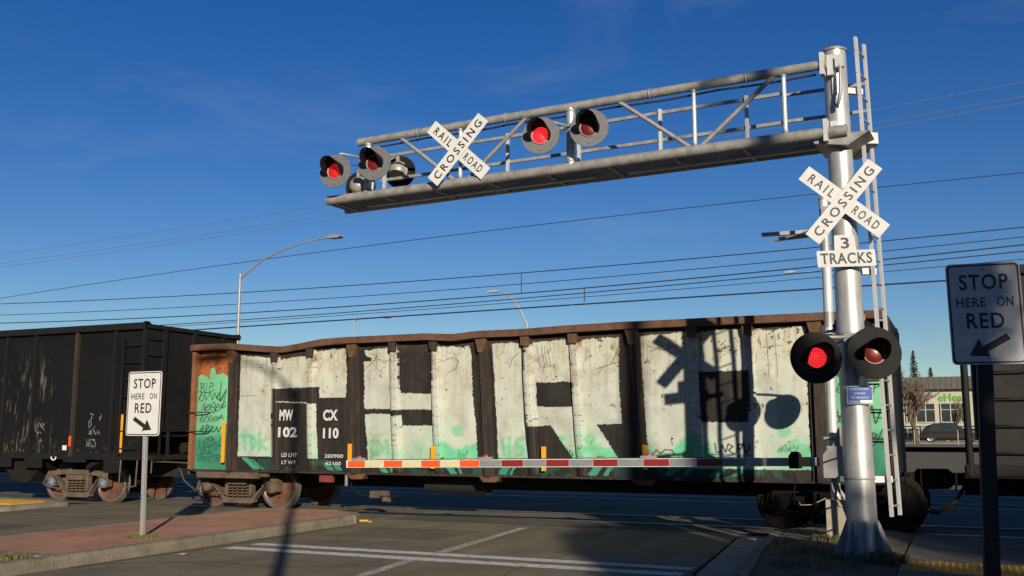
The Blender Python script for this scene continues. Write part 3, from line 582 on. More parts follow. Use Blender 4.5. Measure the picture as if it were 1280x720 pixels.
def gondola_paint(S, Z):
    """linear colours of the paint at (distance along the car, height)"""
    n1 = vn.fbm(S, Z, .45); n2 = vn2.fbm(S, Z, .06, 3); st1 = vn.fbm(S, Z, .05, 3, 14.)
    base = np.array([.0185, .0155, .0130]); alt = np.array([.031, .0245, .0195])
    C = base + (alt - base) * np.clip((st1 - .42) * 3.2, 0, 1)[..., None]
    rz = np.clip((Z - 3.1) / .25, 0, 1) * np.clip(n1 * 2.2 - .5, 0, 1)
    C = C + rz[..., None] * (np.array([.09, .055, .035]) - C) * .7
    jx = S + (vn2.fbm(S, Z, .05, 3) - .5) * .035; jz = Z + (vn.fbm(S + 9, Z, .07, 3) - .5) * .05 * (Z > 3.0) + (vn2.fbm(S + 5, Z, .04, 2) - .5) * .022
    wm = np.zeros(S.shape, bool)
    for p in WHITE: wm |= inpoly(jx, jz, p)
    for p in BLACK: wm &= ~inpoly(jx, jz, p)
    wc = np.array([.54, .565, .495]) * (0.90 + .18 * n1)[..., None]
    warm = np.clip((Z - 2.3) / 1.0, 0, 1) * np.clip(vn2.fbm(S, Z, .3, 3) * 2 - .6, 0, 1)
    wc = wc * (1 - warm[..., None] * np.array([.02, .09, .25]))
    runs = np.clip((vn2.fbm(S, Z, .035, 2, 18.) - .58) * 5, 0, 1) * np.clip((Z - 1.6) / 1.5, 0, 1)
    wc = wc * (1 - runs[..., None] * np.array([.18, .26, .36]))
    # mint overspray towards the bottom, in patches that stop on hand-drawn lines
    gl = 1.40 + .75 * (vn.fbm(S + 3, Z * 0 + 2, .55, 3) - .5) + .16 * (vn2.fbm(S, Z, .12, 3) - .5)
    amt = np.interp(S, [-14, -13, -12, -10.7, -10.2, -9.6, -9.1, -8.9, -8.2, -7.9, -7.2, -7.0, -6.2, -5.4, -5., -4.2, -3.9, -3.4, -3, -2.6, -2.2], [0, .02, .35, .2, .4, .4, .45, 1., 1., .4, .5, .35, .95, 1., 1., 1., .9, .4, .15, .7, 1.])
    g = np.clip((gl - Z) * 9, 0, 1) * amt * np.clip(.55 + vn.fbm(S + 40, Z, .2, 3), 0, 1)
    faint = .32 * np.clip((1.95 - Z) / .5, 0, 1) * np.clip(vn2.fbm(S + 7, Z, .5, 3) * 3 - 1.1, 0, 1)
    g = np.maximum(g, faint)
    wc = wc + g[..., None] * (np.array(MINT) * 1.05 - wc)
    gr = np.clip(1 - np.abs(S + 10.45) / .2, 0, 1) * np.clip((1.85 - Z), 0, 1) * (n2 > .52); wc = wc + gr[..., None] * .8 * (np.array(BRN) - wc)
    for sc in (-12.80, -11.91, -9.95, -9.04, -7.12, -6.19, -4.06, -3.13):
        q = np.exp(-((S - sc - .03) / .09) ** 2) * np.clip((Z - 2.55) / .5, 0, 1) * np.clip(vn2.fbm(S + sc, Z, .09, 4, 2.) * 4 - 1.75, 0, 1)
        wc = wc + (q * .85)[..., None] * (np.array([.24, .115, .05]) - wc)
    dirt = np.clip(vn.fbm(S + 60, Z, .22, 4) * 3.4 - 1.75, 0, 1) * .22; wc = wc * (1 - dirt[..., None] * np.array([.8, .85, 1.]))
    rst = np.clip(vn.fbm(S + 77, Z, .14, 4, 1.6) * 5 - 3.05, 0, 1) * np.clip((Z - 1.9) / .9, .15, 1); wc = wc + (rst * .55)[..., None] * (np.array([.33, .20, .10]) - wc)
    chip = vn2.fbm(S + 13, Z + 4, .05, 3) > .80 + .05 * np.clip(3.1 - Z, 0, 1) - .10 * (vn.fbm(S + 90, Z, .35, 2) > .66); wc = np.where(chip[..., None], np.array([.075, .05, .035]), wc)
    C = np.where(wm[..., None], wc, C)
    for p in STRIPES:
        mk = inpoly(jx, jz, p) & ~wm; C = np.where(mk[..., None], np.array([.055, .30, .185]) * (.75 + .5 * n1)[..., None], C)
    dk = ~wm & (Z < 1.06) & (vn.fbm(S + 20, Z, .35, 3) > .55) & (S > -13.3); C = np.where(dk[..., None], C * .6 + np.array([.006, .05, .035]), C)
    # end panels: rust above, mint below
    endp = (S < -13.92) | (S > -2.02)
    top = np.interp(S, [-15, -14.95, -14.82, -14.65, -14.58, -14.56, -14.5, -14.43, -14.41, -14.22, -14.09, -14, -2.1, -1.8, -1.4, -.7], [2.75, 2.78, 2.83, 2.78, 2.71, 2.95, 2.99, 2.92, 2.81, 2.85, 2.76, 2.76, 2.40, 2.50, 2.38, 2.45]) + .02 * (n2 - .5)
    ru = np.array([.40, .125, .028]) * (.45 + 1.0 * vn.fbm(S, Z, .16, 4, 2.5))[..., None]
    sp = (vn2.fbm(S + 3, Z, .03, 2) > .70); ru = np.where(sp[..., None], ru * .35, ru); ru = ru * np.clip((3.52 - Z) / .2, .35, 1)[..., None]
    ga = np.array([.17, .50, .27]); gb = np.array([.045, .24, .15]); k = np.clip((Z - 1.45) / .25 + (n1 - .5), 0, 1)[..., None]
    gm = (gb + (ga - gb) * k) * (.82 + .36 * n1)[..., None]
    ru = np.where((S > -3)[..., None], ru * np.array([.22, .42, 1.0]) + .01, ru); E_ = np.where((Z < top)[..., None], gm, ru); C = np.where(endp[..., None], E_, C)
    return C
def raster_strokes(S, Z, C):
    s0, s1, z0, z1 = S.min(), S.max(), Z.min(), Z.max()
    for pts, w, c, a in STROKES:
        xs = [p[0] for p in pts]; zs = [p[1] for p in pts]
        if max(xs) < s0 - .1 or min(xs) > s1 + .1 or max(zs) < z0 - .1 or min(zs) > z1 + .1: continue
        ww = w + .02; bx = (S > min(xs) - ww) & (S < max(xs) + ww) & (Z > min(zs) - ww) & (Z < max(zs) + ww)
        if not bx.any(): continue
        X = S[bx]; Y = Z[bx]; d = np.full(X.shape, 9.)
        for (xa, za), (xb, zb) in zip(pts[:-1], pts[1:]):
            dx, dz = xb - xa, zb - za; t = np.clip(((X - xa) * dx + (Y - za) * dz) / (dx * dx + dz * dz + 1e-9), 0, 1)
            d = np.minimum(d, np.hypot(X - xa - t * dx, Y - za - t * dz))
        sf = .011 if w > .04 else .004; k = np.clip((w / 2 + sf - d) / (2 * sf), 0, 1) * a
        if w > .04: k = k * np.clip(.6 + .8 * vn.fbm(X + 50, Y, .06, 3), 0, 1)
        k = k[..., None]; C[bx] = C[bx] * (1 - k) + np.array(c) * k
    return C
def painted_mesh(name, mat_, parent, S, Z, Y, X, ZZ, fn):
    """grid mesh: S,Z give the paint coordinates, X,Y,ZZ the position"""
    nr, nc = S.shape; C = fn(S, Z); C = raster_strokes(S, Z, C) if fn is gondola_paint else C
    V = np.stack([X, Y, ZZ], -1).reshape(-1, 3); org = Vector((float(X.mean()), float(Y.mean()), float(ZZ.min()))); V = V - np.array(org)
    i = np.arange(nr * nc).reshape(nr, nc); F = np.stack([i[:-1, :-1], i[:-1, 1:], i[1:, 1:], i[1:, :-1]], -1).reshape(-1, 4)
    me = bpy.data.meshes.new(name); me.vertices.add(len(V)); me.vertices.foreach_set('co', V.astype(np.float32).ravel())
    me.loops.add(F.size); me.loops.foreach_set('vertex_index', F.ravel().astype(np.int32)); me.polygons.add(len(F))
    me.polygons.foreach_set('loop_start', np.arange(0, F.size, 4, dtype=np.int32)); me.update(calc_edges=True)
    ca = me.color_attributes.new('paint', 'FLOAT_COLOR', 'POINT'); c4 = np.ones((len(V), 4), np.float32); c4[:, :3] = np.clip(C.reshape(-1, 3) * ALB, 0, 1); ca.data.foreach_set('color', c4.ravel())
    me.materials.append(mat_); me.validate(); return place(name, me, parent, org)

# ================================================================== THE GRAFFITI GONDOLA
NS = 16.60; ROOF = [(-14.97,3.47),(-13.93,3.46),(-13.05,3.38),(-12.64,3.35),(-12.14,3.40),(-11.66,3.46),(-11.08,3.48),(-10.1,3.48),(-9.25,3.48),(-8.66,3.44),(-8.14,3.48),(-7.17,3.48),(-6.47,3.5),(-5.34,3.52),(-3.18,3.52),(-1.9,3.52),(-.72,3.51)]
LEAN = [(-15,.01),(-14,.016),(-10.9,.044),(-8,.06),(-6.5,.066),(-5,.05),(-2,0),(0,0)]
def lean(s, z): return interp(s, LEAN) * (2.2 - z)
M['gpaint'] = vmat('weathered_graffiti_paint', .68, .22, 3.)
gon = thing('graffiti_gondola_car', (-7.85, 18.03, 0), 'battered open gondola car covered in white block graffiti with mint green overspray', 'freight car', 'train')
bays = [(-14.94, -13.93), (-13.93, -10.9), (-10.9, -8.0), (-8.0, -5.1), (-5.1, -2.07), (-2.07, -.95)]
for s0, s1 in bays:
    nc = int((s1 - s0) / .0125); zz = np.linspace(.83, 3.325, 200); ss = np.linspace(s0, s1, nc); S, Z = np.meshgrid(ss, zz)
    Y = NS + (.06 * (vn.fbm(S, Z, .9, 2) - .5) + .05 * (vn2.fbm(S, Z, .38, 2) - .5)) * (1 if s0 > -14 else .4) - .05 * np.sin(np.pi * np.clip((S - s0) / (s1 - s0), 0, 1)) * np.sin(np.pi * (Z - .8) / 2.7)
    ZZ = Z - (Z > 2.9) * (3.48 - np.interp(S, [p[0] for p in ROOF], [p[1] for p in ROOF])) * (Z - 2.9) / .5
    painted_mesh('side_panel', M['gpaint'], gon, S, Z, Y, S, ZZ, gondola_paint)
# riveted stakes between the heavy ribs carry the same paint
for sc in (-12.80, -11.91, -9.95, -9.04, -7.12, -6.19, -4.06, -3.13):
    w = .085; zz = np.linspace(.84, interp(sc, ROOF) - .10, 190); prof = [(-w - .05, .03), (-w - .012, .03), (-w, -.058), (-w + .012, -.074), (-.02, -.078), (.02, -.078), (w - .012, -.074), (w, -.058), (w + .012, .03), (w + .05, .03)]
    S = np.array([[sc + lean(sc, z) + p[0] for p in prof] for z in zz]); Z = np.array([[z] * len(prof) for z in zz]); Y = np.array([[NS + p[1] - .05 * math.sin(math.pi * (z - .8) / 2.7) * .87 for p in prof] for z in zz])
    o = painted_mesh('stake', M['gpaint'], gon, S, Z, Y, S, Z, gondola_paint)
    b = MB()
    for k in range(13):
        z = 1.0 + k * .18
        for q in (-.035, .035):
            x = sc + lean(sc, z) + q; y = NS - .078 - .05 * math.sin(math.pi * (z - .8) / 2.7) * .87; b.lathe([(0, .011), (.008, .008), (.0085, 0)], (x, y + .002, z), (0, -1, 0), 6)
    b.build('rivets', M['rib'], o, fix=False)['kind'] = 'stuff'
def leaning_box(b, sc, w, y0, y1, z0, z1, n=5):
    zs = np.linspace(z0, z1, n); vs = []
    for z in zs: x = sc + lean(sc, z); vs += [(x - w, y0, z), (x + w, y0, z), (x + w, y1, z), (x - w, y1, z)]
    fs = [(3, 2, 1, 0), tuple(4 * (n - 1) + i for i in range(4))] + [(4 * j + i, 4 * j + (i + 1) % 4, 4 * j + 4 + (i + 1) % 4, 4 * j + 4 + i) for j in range(n - 1) for i in range(4)]
    b.add(vs, fs)
for sc in (-13.93, -10.9, -8.02, -5.10, -2.07):
    zt = interp(sc, ROOF)
    b = MB(); leaning_box(b, sc, .05, 16.475, NS + .05, .80, zt - .12); leaning_box(b, sc, .125, 16.555, 16.568, .82, zt - .16)
    r = b.build('side_rib', M['rib'], gon)
    b = MB(); x = sc + lean(sc, 3.3); b.prism([(-.12, zt - .12), (.12, zt - .12), (.05, zt - .40), (-.05, zt - .40)], (x, 16.462, 0), (1, 0, 0), (0, 0, 1), (0, .12, 0)); b.build('gusset', M['rust'], r)
    b = MB()
    for k in range(22):
        z = .95 + k * .105
        for q in (-.09, .09): b.lathe([(0, .012), (.009, .008), (.0095, 0)], (sc + lean(sc, z) + q, 16.556, z), (0, -1, 0), 6)
    b.build('rivets', M['rib'], r, fix=False)['kind'] = 'stuff'
for sc in (-12.80, -11.91, -9.95, -9.04, -7.12, -6.19, -4.06, -3.13):
    zt = interp(sc, ROOF); x = sc + lean(sc, 3.3); b = MB(); b.prism([(-.085, zt - .12), (.085, zt - .12), (.075, zt - .33), (-.07, zt - .30)], (x, 16.455, 0), (1, 0, 0), (0, 0, 1), (0, .10, 0)); b.build('stake_cap', M['rust'] if sc > -7.5 else M['rib'], gon)
for sc in (-14.95, -.97):
    b = MB(); b.box((sc - .025, 16.50, .84), (sc + .03, 19.56, 3.42)); b.build('end_wall', M['rust'] if sc < -5 else M['black_steel'], gon)
    b = MB(); b.box((sc - .045, 16.485, .84), (sc + .045, 16.60, 3.40)); b.build('corner_post', M['rust_bright'] if sc < -5 else M['rib'], gon)
# bent top rail, a bulb-angle section
def toprail(y0, y1, name):
    b = MB(); xs = np.arange(-15.0, -.88, .12); prof = [(y0, -.13), (y0, -.03), (y0 + .03, 0), (y1 - .02, 0), (y1, -.02), (y1, -.13)]; n = len(prof); vs = []
    for x in xs:
        z = interp(x, ROOF); dy = .012 * math.sin(x * 2.3) + .03 * math.exp(-((x + 12.6) / .8) ** 2); vs += [(x, yy + dy, z + zz) for yy, zz in prof]
    b.add(vs, [(j * n + i, j * n + (i + 1) % n, (j + 1) * n + (i + 1) % n, (j + 1) * n + i) for j in range(len(xs) - 1) for i in range(n)] + [tuple(range(n))[::-1], tuple(range(len(vs) - n, len(vs)))])
    return b.build(name, M['rust'], gon)
toprail(16.40, 16.58, 'top_rail'); toprail(19.48, 19.66, 'top_rail')
b = MB(); b.box((-14.9, 19.46, .83), (-.98, 19.48, 3.40)); b.build('far_side_wall', M['rust'], gon)
b = MB(); cx_ = np.arange(-14.9, -.98, .2); n_ = len(cx_)
b.add([(x, y, z) for x in cx_.tolist() for y, z in ((16.62, 3.0), (16.62, interp(x, ROOF) - .045), (16.66, interp(x, ROOF) - .045), (16.66, 3.0))], [(4 * j + i, 4 * j + (i + 1) % 4, 4 * j + 4 + (i + 1) % 4, 4 * j + 4 + i) for j in range(n_ - 1) for i in range(4)]); b.build('slot_shade_strip', M['under'], gon)  # dark strip added behind the slot, standing for shade under the top rail
b = MB(); b.box((-14.9, 16.66, .95), (-1.0, 19.45, 1.02)); b.build('floor', M['rust'], gon)
b = MB(); b.box((-14.93, 16.545, .79), (-.96, 16.64, .83)); b.build('side_sill', M['rib'], gon)
b = MB(); b.box((-14.9, 17.70, .50), (-1.0, 18.36, .94)); b.build('centre_sill', M['under'], gon)
for x in (-12, -10.9, -9.5, -8, -6.5, -5.1, -3.8): b = MB(); b.prism([(0, .94), (0, .80), (1.1, .60), (1.1, .94)], (x - .06, 16.62, 0), (0, 1, 0), (0, 0, 1), (.12, 0, 0)); b.build('cross_bearer', M['under'], gon)
for x in (-10.9, -8.02, -5.1): b = MB(); b.prism([(-.22, .80), (.22, .80), (.13, .70), (-.13, .70)], (x + .1, 16.53, 0), (1, 0, 0), (0, 0, 1), (0, .2, 0)); b.build('jacking_pad', M['rust'], gon)
b = MB(); b.box((-14.85, 16.62, .80), (-13.0, 16.70, .70)); b.box((-14.8, 16.56, .66), (-13.2, 16.64, .80)); b.build('bolster_sill', M['bogie'], gon)
make_bogie(gon, -14.03, 18.03); make_bogie(gon, -1.9, 18.03, dark=True)
make_coupler(gon, -14.97, -1); make_coupler(gon, -.95, 1, m=M['bogie_dark'])
for x, z0, z1, w in ((-14.04, .98, 1.82, .055), (-10.91, .95, 1.38, .055), (-9.06, .93, 1.35, .055), (-6.81, .92, 1.35, .055), (-4.94, .97, 1.39, .055)):
    b = MB(); b.box((x - w + .01, 16.452, z0), (x + w - .01, 16.466, z1)); b.build('yellow_reflector', M['yellow'], gon)
for z in (2.02, 1.62):
    b = MB(); b.path([(-15.02, 16.55, z), (-15.02, 16.44, z), (-14.98, 16.43, z), (-14.52, 16.43, z), (-14.50, 16.46, z), (-14.50, 16.57, z)], .014, 6); b.build('grab_iron', M['rib'], gon)
for z in (1.5, 1.95, 2.4, 2.85):
    b = MB(); b.path([(-.94, 16.57, z), (-.94, 16.45, z), (-.98, 16.44, z), (-1.4, 16.44, z), (-1.42, 16.57, z)], .014, 6); b.build('grab_iron', M['rib'], gon)
AX, AZ = (1, 0, 0), (0, 0, 1)
for t, x0, x1, z0, z1 in (('MW', -12.67, -12.33, 1.835, 2.06), ('102', -12.69, -12.22, 1.50, 1.71), ('CX', -11.60, -11.25, 1.83, 2.05), ('110', -11.59, -11.22, 1.48, 1.69), ('LD LMT', -12.61, -12.22, 1.11, 1.19), ('LT WT', -12.60, -12.25, .965, 1.035), ('200900', -11.56, -11.12, 1.10, 1.175), ('62100', -11.53, -11.17, .96, 1.03)):
    b = MB(); lettering(b, t, x0, x1, z0, z1, (0, 16.515 if z1 > 1.4 else 16.545, 0), AX, AZ, .04 if len(t) < 4 else .012); b.build('stencilled_lettering', M['stencil'], gon, fix=False)
# brake gear hanging below
b = MB(); b.path([(-11.05, 16.75, .80), (-11.05, 16.75, .55), (-10.85, 16.75, .38), (-10.35, 16.8, .33), (-9.95, 16.8, .40)], .016, 6); b.build('brake_rod', M['bogie_dark'], gon)
b = MB(); b.box((-10.60, 16.72, .34), (-10.40, 16.9, .47)); b.tube((-10.4, 16.8, .42), (-10.22, 16.8, .42), .06, seg=10); b.box((-10.32, 16.74, .26), (-10.2, 16.86, .36)); b.build('brake_valve', M['bogie'], gon)
b = MB(); b.box((-11.10, 16.60, .56), (-11.05, 16.63, .80)); b.build('tag_bracket', M['galv_dull'], gon)
b = MB(); b.box((-11.75, 16.66, .62), (-11.45, 16.75, .80)); b.build('red_bracket', mat('red_primer', (.20, .035, .02), .8), gon)
b = MB(); b.tube((-9.6, 17.3, .62), (-8.3, 17.3, .62), .2, seg=16); b.build('air_reservoir', M['under'], gon)

# ================================================================== BLACK HOPPER CAR (LEFT)
def black_paint(S, Z):
    n1 = vn.fbm(S, Z, .6); C = np.zeros(S.shape + (3,)) + np.array([.0052, .0052, .0058]); C *= (.7 + .8 * n1)[..., None]
    stk = vn2.fbm(S, Z, .045, 3, 7.); dens = np.interp(S, [-40, -21, -20.6, -19.9, -19.4, -19.0, -18, -17], [.5, .55, .62, .60, .70, .35, .12, .05])
    m = np.clip((stk - (1.02 - .72 * dens)) * 9, 0, 1) * np.clip(3.75 - Z, 0, 1) * np.clip(vn.fbm(S + 8, Z, .5, 3) * 2.6 - .7, 0, 1)
    C = C + m[..., None] * (np.array([.15, .135, .10]) - C) * .75
    low = np.clip((1.5 - Z) * 2, 0, 1) * (vn2.fbm(S, Z, .05, 2) > .66); C = C + low[..., None] * np.array([.05, .045, .04])
    return C
M['bpaint'] = vmat('weathered_black_paint', .65, .25, 6., .22)
blk = thing('black_hopper_car', (-23, 18.03, 0), 'tall dirty black open hopper car with ribbed sides, left of the graffiti car', 'freight car', 'train')
BN = 16.55; ribs = [-16.40, -17.25, -18.44, -19.76, -20.72, -21.9, -23.1, -24.3, -25.5, -26.7, -27.9, -29.1, -30.3]
for a, c in zip(ribs[1:], ribs[:-1]):
    st_ = .025 if a > -22 else .12; S, Z = np.meshgrid(np.linspace(a, c, max(2, int((c - a) / st_))), np.linspace(1.12, 3.95, int(2.83 / (st_ * 1.3))))
    painted_mesh('side_panel', M['bpaint'], blk, S, Z, BN + .03 * (vn.fbm(S, Z, .7, 2) - .5), S, Z, black_paint)
for k, x in enumerate(ribs):
    b = MB(); b.box((x - .035, 16.47, 1.05), (x + .035, BN + .03, 3.93)); b.build('side_rib', M['rib'] if k == 2 else M['black_steel'], blk)
b = MB(); b.prism([(16.44, 3.88), (16.44, 4.00), (16.47, 4.03), (16.60, 4.03), (16.62, 4.0), (16.62, 3.88)], (-30.4, 0, 0), (0, 1, 0), (0, 0, 1), (14.06, 0, 0)); b.build('top_rail', M['black_steel'], blk)
b = MB(); b.prism([(19.44, 3.88), (19.44, 4.00), (19.6, 4.03), (19.62, 4.0), (19.62, 3.88)], (-30.4, 0, 0), (0, 1, 0), (0, 0, 1), (14.06, 0, 0)); b.build('top_rail', M['black_steel'], blk)
b = MB(); b.box((-30.3, 16.50, 1.0), (-16.42, 16.58, 1.14)); b.build('side_sill', M['black_steel'], blk)
for x0, x1, z in ((-30.0, -29.4, .8), (-28.6, -28.0, .8), (-27.2, -26.6, .8), (-25.6, -25, .8), (-24.2, -23.6, .8), (-22.6, -22.0, .8), (-21.3, -20.35, .80), (-19.9, -19.36, .79), (-18.66, -17.98, .93), (-17.42, -16.9, .715)):
    b = MB(); b.box((x0, 16.505, z), (x1, 16.545, 1.0)); b.build('skirt_plate', M['black_steel'], blk)
b = MB(); b.box((-30.3, 19.52, 1.0), (-16.42, 19.56, 3.9)); b.build('far_side_wall', M['black_steel'], blk)
for x in (-29.9, -24.5, -20.2):
    b = MB(); b.prism([(-.9, 1.1), (.9, 1.1), (.25, .45), (-.25, .45)], (x, 16.7, 0), (1, 0, 0), (0, 0, 1), (0, 2.6, 0)); b.build('hopper_chute', M['bogie_dark'], blk)
b = MB(); b.box((-30.2, 17.75, .60), (-16.4, 18.3, 1.05)); b.build('centre_sill', M['under'], blk)
b = MB(); b.box((-16.42, 16.56, 1.62), (-16.37, 19.54, 3.90)); e_ = b.build('end_wall', M['black_steel'], blk)
for z in (1.62, 3.9): b = MB(); b.box((-16.40, 16.5, z), (-16.30, 19.6, z + .09)); b.build('end_beam', M['black_steel'], e_)
for y in (17.05, 18.0, 19.0): b = MB(); b.box((-16.37, y - .05, 1.7), (-16.29, y + .05, 3.9)); b.build('end_post', M['black_steel'], e_)
b = MB(); b.box((-16.42, 16.46, 1.0), (-16.34, 16.56, 4.05)); b.build('corner_post', M['black_steel'], blk)
lad = MB(); lad.box((-16.96, 16.42, 1.1), (-16.92, 16.46, 3.7)); lo_ = lad.build('side_ladder', M['black_steel'], blk)
for k in range(7): b = MB(); b.bar((-16.94, 16.44, 1.25 + k * .38), (-16.40, 16.44, 1.25 + k * .38), .022, .022); b.build('rung', M['black_steel'], lo_)
lad = MB(); lad.box((-16.32, 16.98, 1.0), (-16.28, 17.02, 3.8)); lo_ = lad.build('end_ladder', M['black_steel'], blk)
for k in range(8): b = MB(); b.bar((-16.30, 16.52, 1.15 + k * .36), (-16.30, 17.0, 1.15 + k * .36), .022, .022); b.build('rung', M['black_steel'], lo_)
b = MB(); b.box((-16.9, 16.6, 1.0), (-16.1, 19.45, 1.10)); b.build('end_platform', M['bogie_dark'], blk)
b = MB(); b.prism([(0, 1.62), (0, 1.50), (-1.7, .75), (-1.7, .87)], (-16.45, 16.7, 0), (1, 0, 0), (0, 0, 1), (0, 2.65, 0)); b.build('slope_sheet', M['black_steel'], blk)
for y in (17.2, 18.6): b = MB(); b.box((-16.3, y, 1.1), (-16.25, y + .06, 1.62)); b.build('end_strut', M['bogie_dark'], blk)
b = MB(); b.tube((-16.25, 17.7, 1.25), (-16.25, 18.5, 1.25), .13, seg=14); b.build('brake_cylinder', M['bogie_dark'], blk)
b = MB(); b.lathe([(0, .0), (0, .20), (.03, .21), (.05, .20)], (-16.26, 18.9, 2.2), (1, 0, 0), 18); b.build('brake_wheel', M['bogie_dark'], blk)
b = MB(); b.path([(-16.9, 16.5, 1.0), (-16.9, 16.48, .45), (-16.6, 16.48, .42), (-16.42, 16.48, .45), (-16.42, 16.5, 1.0)], .018, 6); b.build('stirrup_step', M['bogie'], blk)
make_bogie(blk, -18.72, 18.03, 1.62, capm=mat('blue_bearing_cap', (.14, .165, .23), .6, var=.4, scale=20)); make_bogie(blk, -28.1, 18.03, 1.62)
make_coupler(blk, -16.30, 1)
b = MB(); b.box((-16.955, 16.455, 1.16), (-16.86, 16.467, 2.0)); b.build('yellow_reflector', M['yellow'], blk)
b = MB(); b.box((-18.475, 16.455, 1.29), (-18.405, 16.467, 1.52)); b.build('orange_reflector', M['orange'], blk)
def scrawl(par, x0, x1, z0, z1, n, m, y, seed):
    q = random.Random(seed); b = MB()
    for k in range(n):
        x, z = q.uniform(x0, x1), q.uniform(z0, z1); pts = [(x, y, z)]
        for j in range(3): x = min(max(x + q.uniform(-.09, .09), x0), x1); z = min(max(z + q.uniform(-.12, .12), z0), z1); pts.append((x, y, z))
        for p, r in zip(pts[:-1], pts[1:]): b.bar(p, r, .010, .004, (0, 1, 0))
    b.build('chalk_scrawl', m, par)
chalk = mat('chalk_grey', (.22, .23, .24), .8, var=.3, scale=20)
scrawl(blk, -17.95, -17.58, 1.55, 2.02, 16, chalk, 16.515, 4); scrawl(blk, -17.98, -17.70, 1.28, 1.45, 12, chalk, 16.515, 5); scrawl(blk, -19.65, -19.3, 1.35, 1.85, 7, chalk, 16.515, 6)
b = MB(); b.box((-18.70, 16.495, 1.20), (-18.58, 16.51, 1.31)); b.build('white_placard', M['white_paint'], blk)
b = MB(); b.path([(-18.95 + .075 * math.cos(R(a)), 16.49, 1.05 + .075 * math.sin(R(a))) for a in range(180, 361, 20)], .016, 6); b.build('white_hook', M['white_paint'], blk)
b = MB(); lettering(b, 'S', 0, .10, 2.28, 2.42, (-16.282, 19.08, 0), (0, 1, 0), AZ); lettering(b, '2', 0, .10, 2.06, 2.20, (-16.282, 19.08, 0), (0, 1, 0), AZ); b.build('stencilled_lettering', M['stencil'], blk, fix=False)

# ================================================================== THIRD CAR (RIGHT, MOSTLY BEHIND THE SIGN)
car3 = thing('dark_hopper_car', (4, 18.03, 0), 'dark hopper car with grab irons, cut off by the right edge behind the shaded sign', 'freight car', 'train')
M['c3'] = mat('shaded_grey_car_steel', (.016, .015, .014), .75, spec=.25, scale=3, col2=(.028, .026, .024), bump=.3, bscale=10)  # grey panels with the shade on them put into the colour
for x0 in np.arange(.36, 9, 1.35): b = MB(); b.box((x0, 16.53, 1.12), (x0 + 1.34, 16.56, 3.98)); b.build('side_panel', M['c3'], car3); b = MB(); b.box((x0 - .04, 16.46, 1.05), (x0 + .04, 16.56, 3.96)); b.build('side_rib', M['black_steel'], car3)
b = MB(); b.box((.05, 16.44, 3.97), (9.8, 16.62, 4.10)); b.build('top_rail', M['black_steel'], car3)
b = MB(); b.box((.05, 16.48, .96), (9.8, 16.6, 1.12)); b.build('side_sill', M['black_steel'], car3)
b = MB(); b.box((.22, 16.6, 1.5), (.28, 19.5, 4.0)); b.build('end_wall', M['black_steel'], car3)
for y in (16.52, 16.95, 17.5, 18.6): b = MB(); b.tube((.10, y, .95), (.10, y, 4.0), .05, seg=8); b.build('end_post', M['black_steel'], car3)
b = MB(); b.box((.02, 16.5, .92), (1.3, 19.5, 1.02)); b.build('end_platform', M['bogie_dark'], car3)
for k in range(7): b = MB(); b.path([(.44, 16.54, 1.3 + k * .40), (.44, 16.43, 1.3 + k * .40), (.95, 16.43, 1.3 + k * .40), (.95, 16.54, 1.3 + k * .40)], .013, 6); b.build('grab_iron', M['black_steel'], car3)
b = MB(); b.box((.0, 17.75, .60), (9.8, 18.3, .95)); b.build('centre_sill', M['under'], car3)
b = MB(); b.box((.5, 19.5, 1.0), (9.8, 19.55, 4.0)); b.build('far_side_wall', M['black_steel'], car3)
make_bogie(car3, 2.5, 18.03, dark=True); make_coupler(car3, .02, -1, m=M['bogie_dark'])
b = MB(); b.obox((-.25, 17.3, .42), (.22, .1, .1), (1, 0, .1), (0, 1, 0), (-.1, 0, 1)); b.build('hose_fitting', M['bogie'], car3)

# ================================================================== CANTILEVER SIGNAL STRUCTURE
PB = Vector((-1.12, 12.495, .15)); PT = Vector((-1.175, 12.47, 6.36))
can = thing('cantilever_signal_bridge', PB, 'silver steel pole with a lattice cantilever walkway reaching over the road', 'signal bridge')
def onpole(z): t = (float(z) - PB.z) / (PT.z - PB.z); return PB + (PT - PB) * t
pr_ = lambda z: .178 + (.140 - .178) * (z - .15) / 6.2
b = MB(); zs = np.linspace(.18, 6.34, 9)
b.path([onpole(z) for z in zs], .1, 28, [pr_(z) for z in zs]); pole = b.build('pole', M['galv'], can)
b = MB(); b.lathe([(0, .155), (.02, .155), (.045, .12), (.06, 0)], PT - Vector((0, 0, .02)), (0, 0, 1), 24); b.build('pole_cap', M['truss_grey'], pole, fix=False)
b = MB(); b.lathe([(0, 0), (0, .36), (.035, .36), (.035, 0)], (PB.x, PB.y, .14), (0, 0, 1), 24, False); b.build('base_plate', M['galv_dull'], pole, fix=False)
for k in range(8):
    a = R(k * 45 + 12); d = Vector((math.cos(a), math.sin(a), 0)); s = Vector((-d.y, d.x, 0))
    b = MB(); b.prism([(.165, 0), (.33, 0), (.33, .03), (.185, .40), (.165, .42)], PB + Vector((0, 0, .022)) - s * .008, d, (0, 0, 1), s * .016); b.build('gusset', M['galv_dull'], pole)
b = MB()
for k in range(8): a = R(k * 45 + 34); b.lathe([(0, .022), (.05, .022), (.05, 0)], PB + Vector((.29 * math.cos(a), .29 * math.sin(a), .025)), (0, 0, 1), 6, False)
b.build('anchor_bolts', M['galv_dull'], pole, fix=False)
b = MB(); b.lathe([(0, .186), (.40, .176)], PB + Vector((0, 0, .03)), (0, 0, 1), 10, False); b.build('base_sleeve', M['galv_dull'], pole, fix=False)
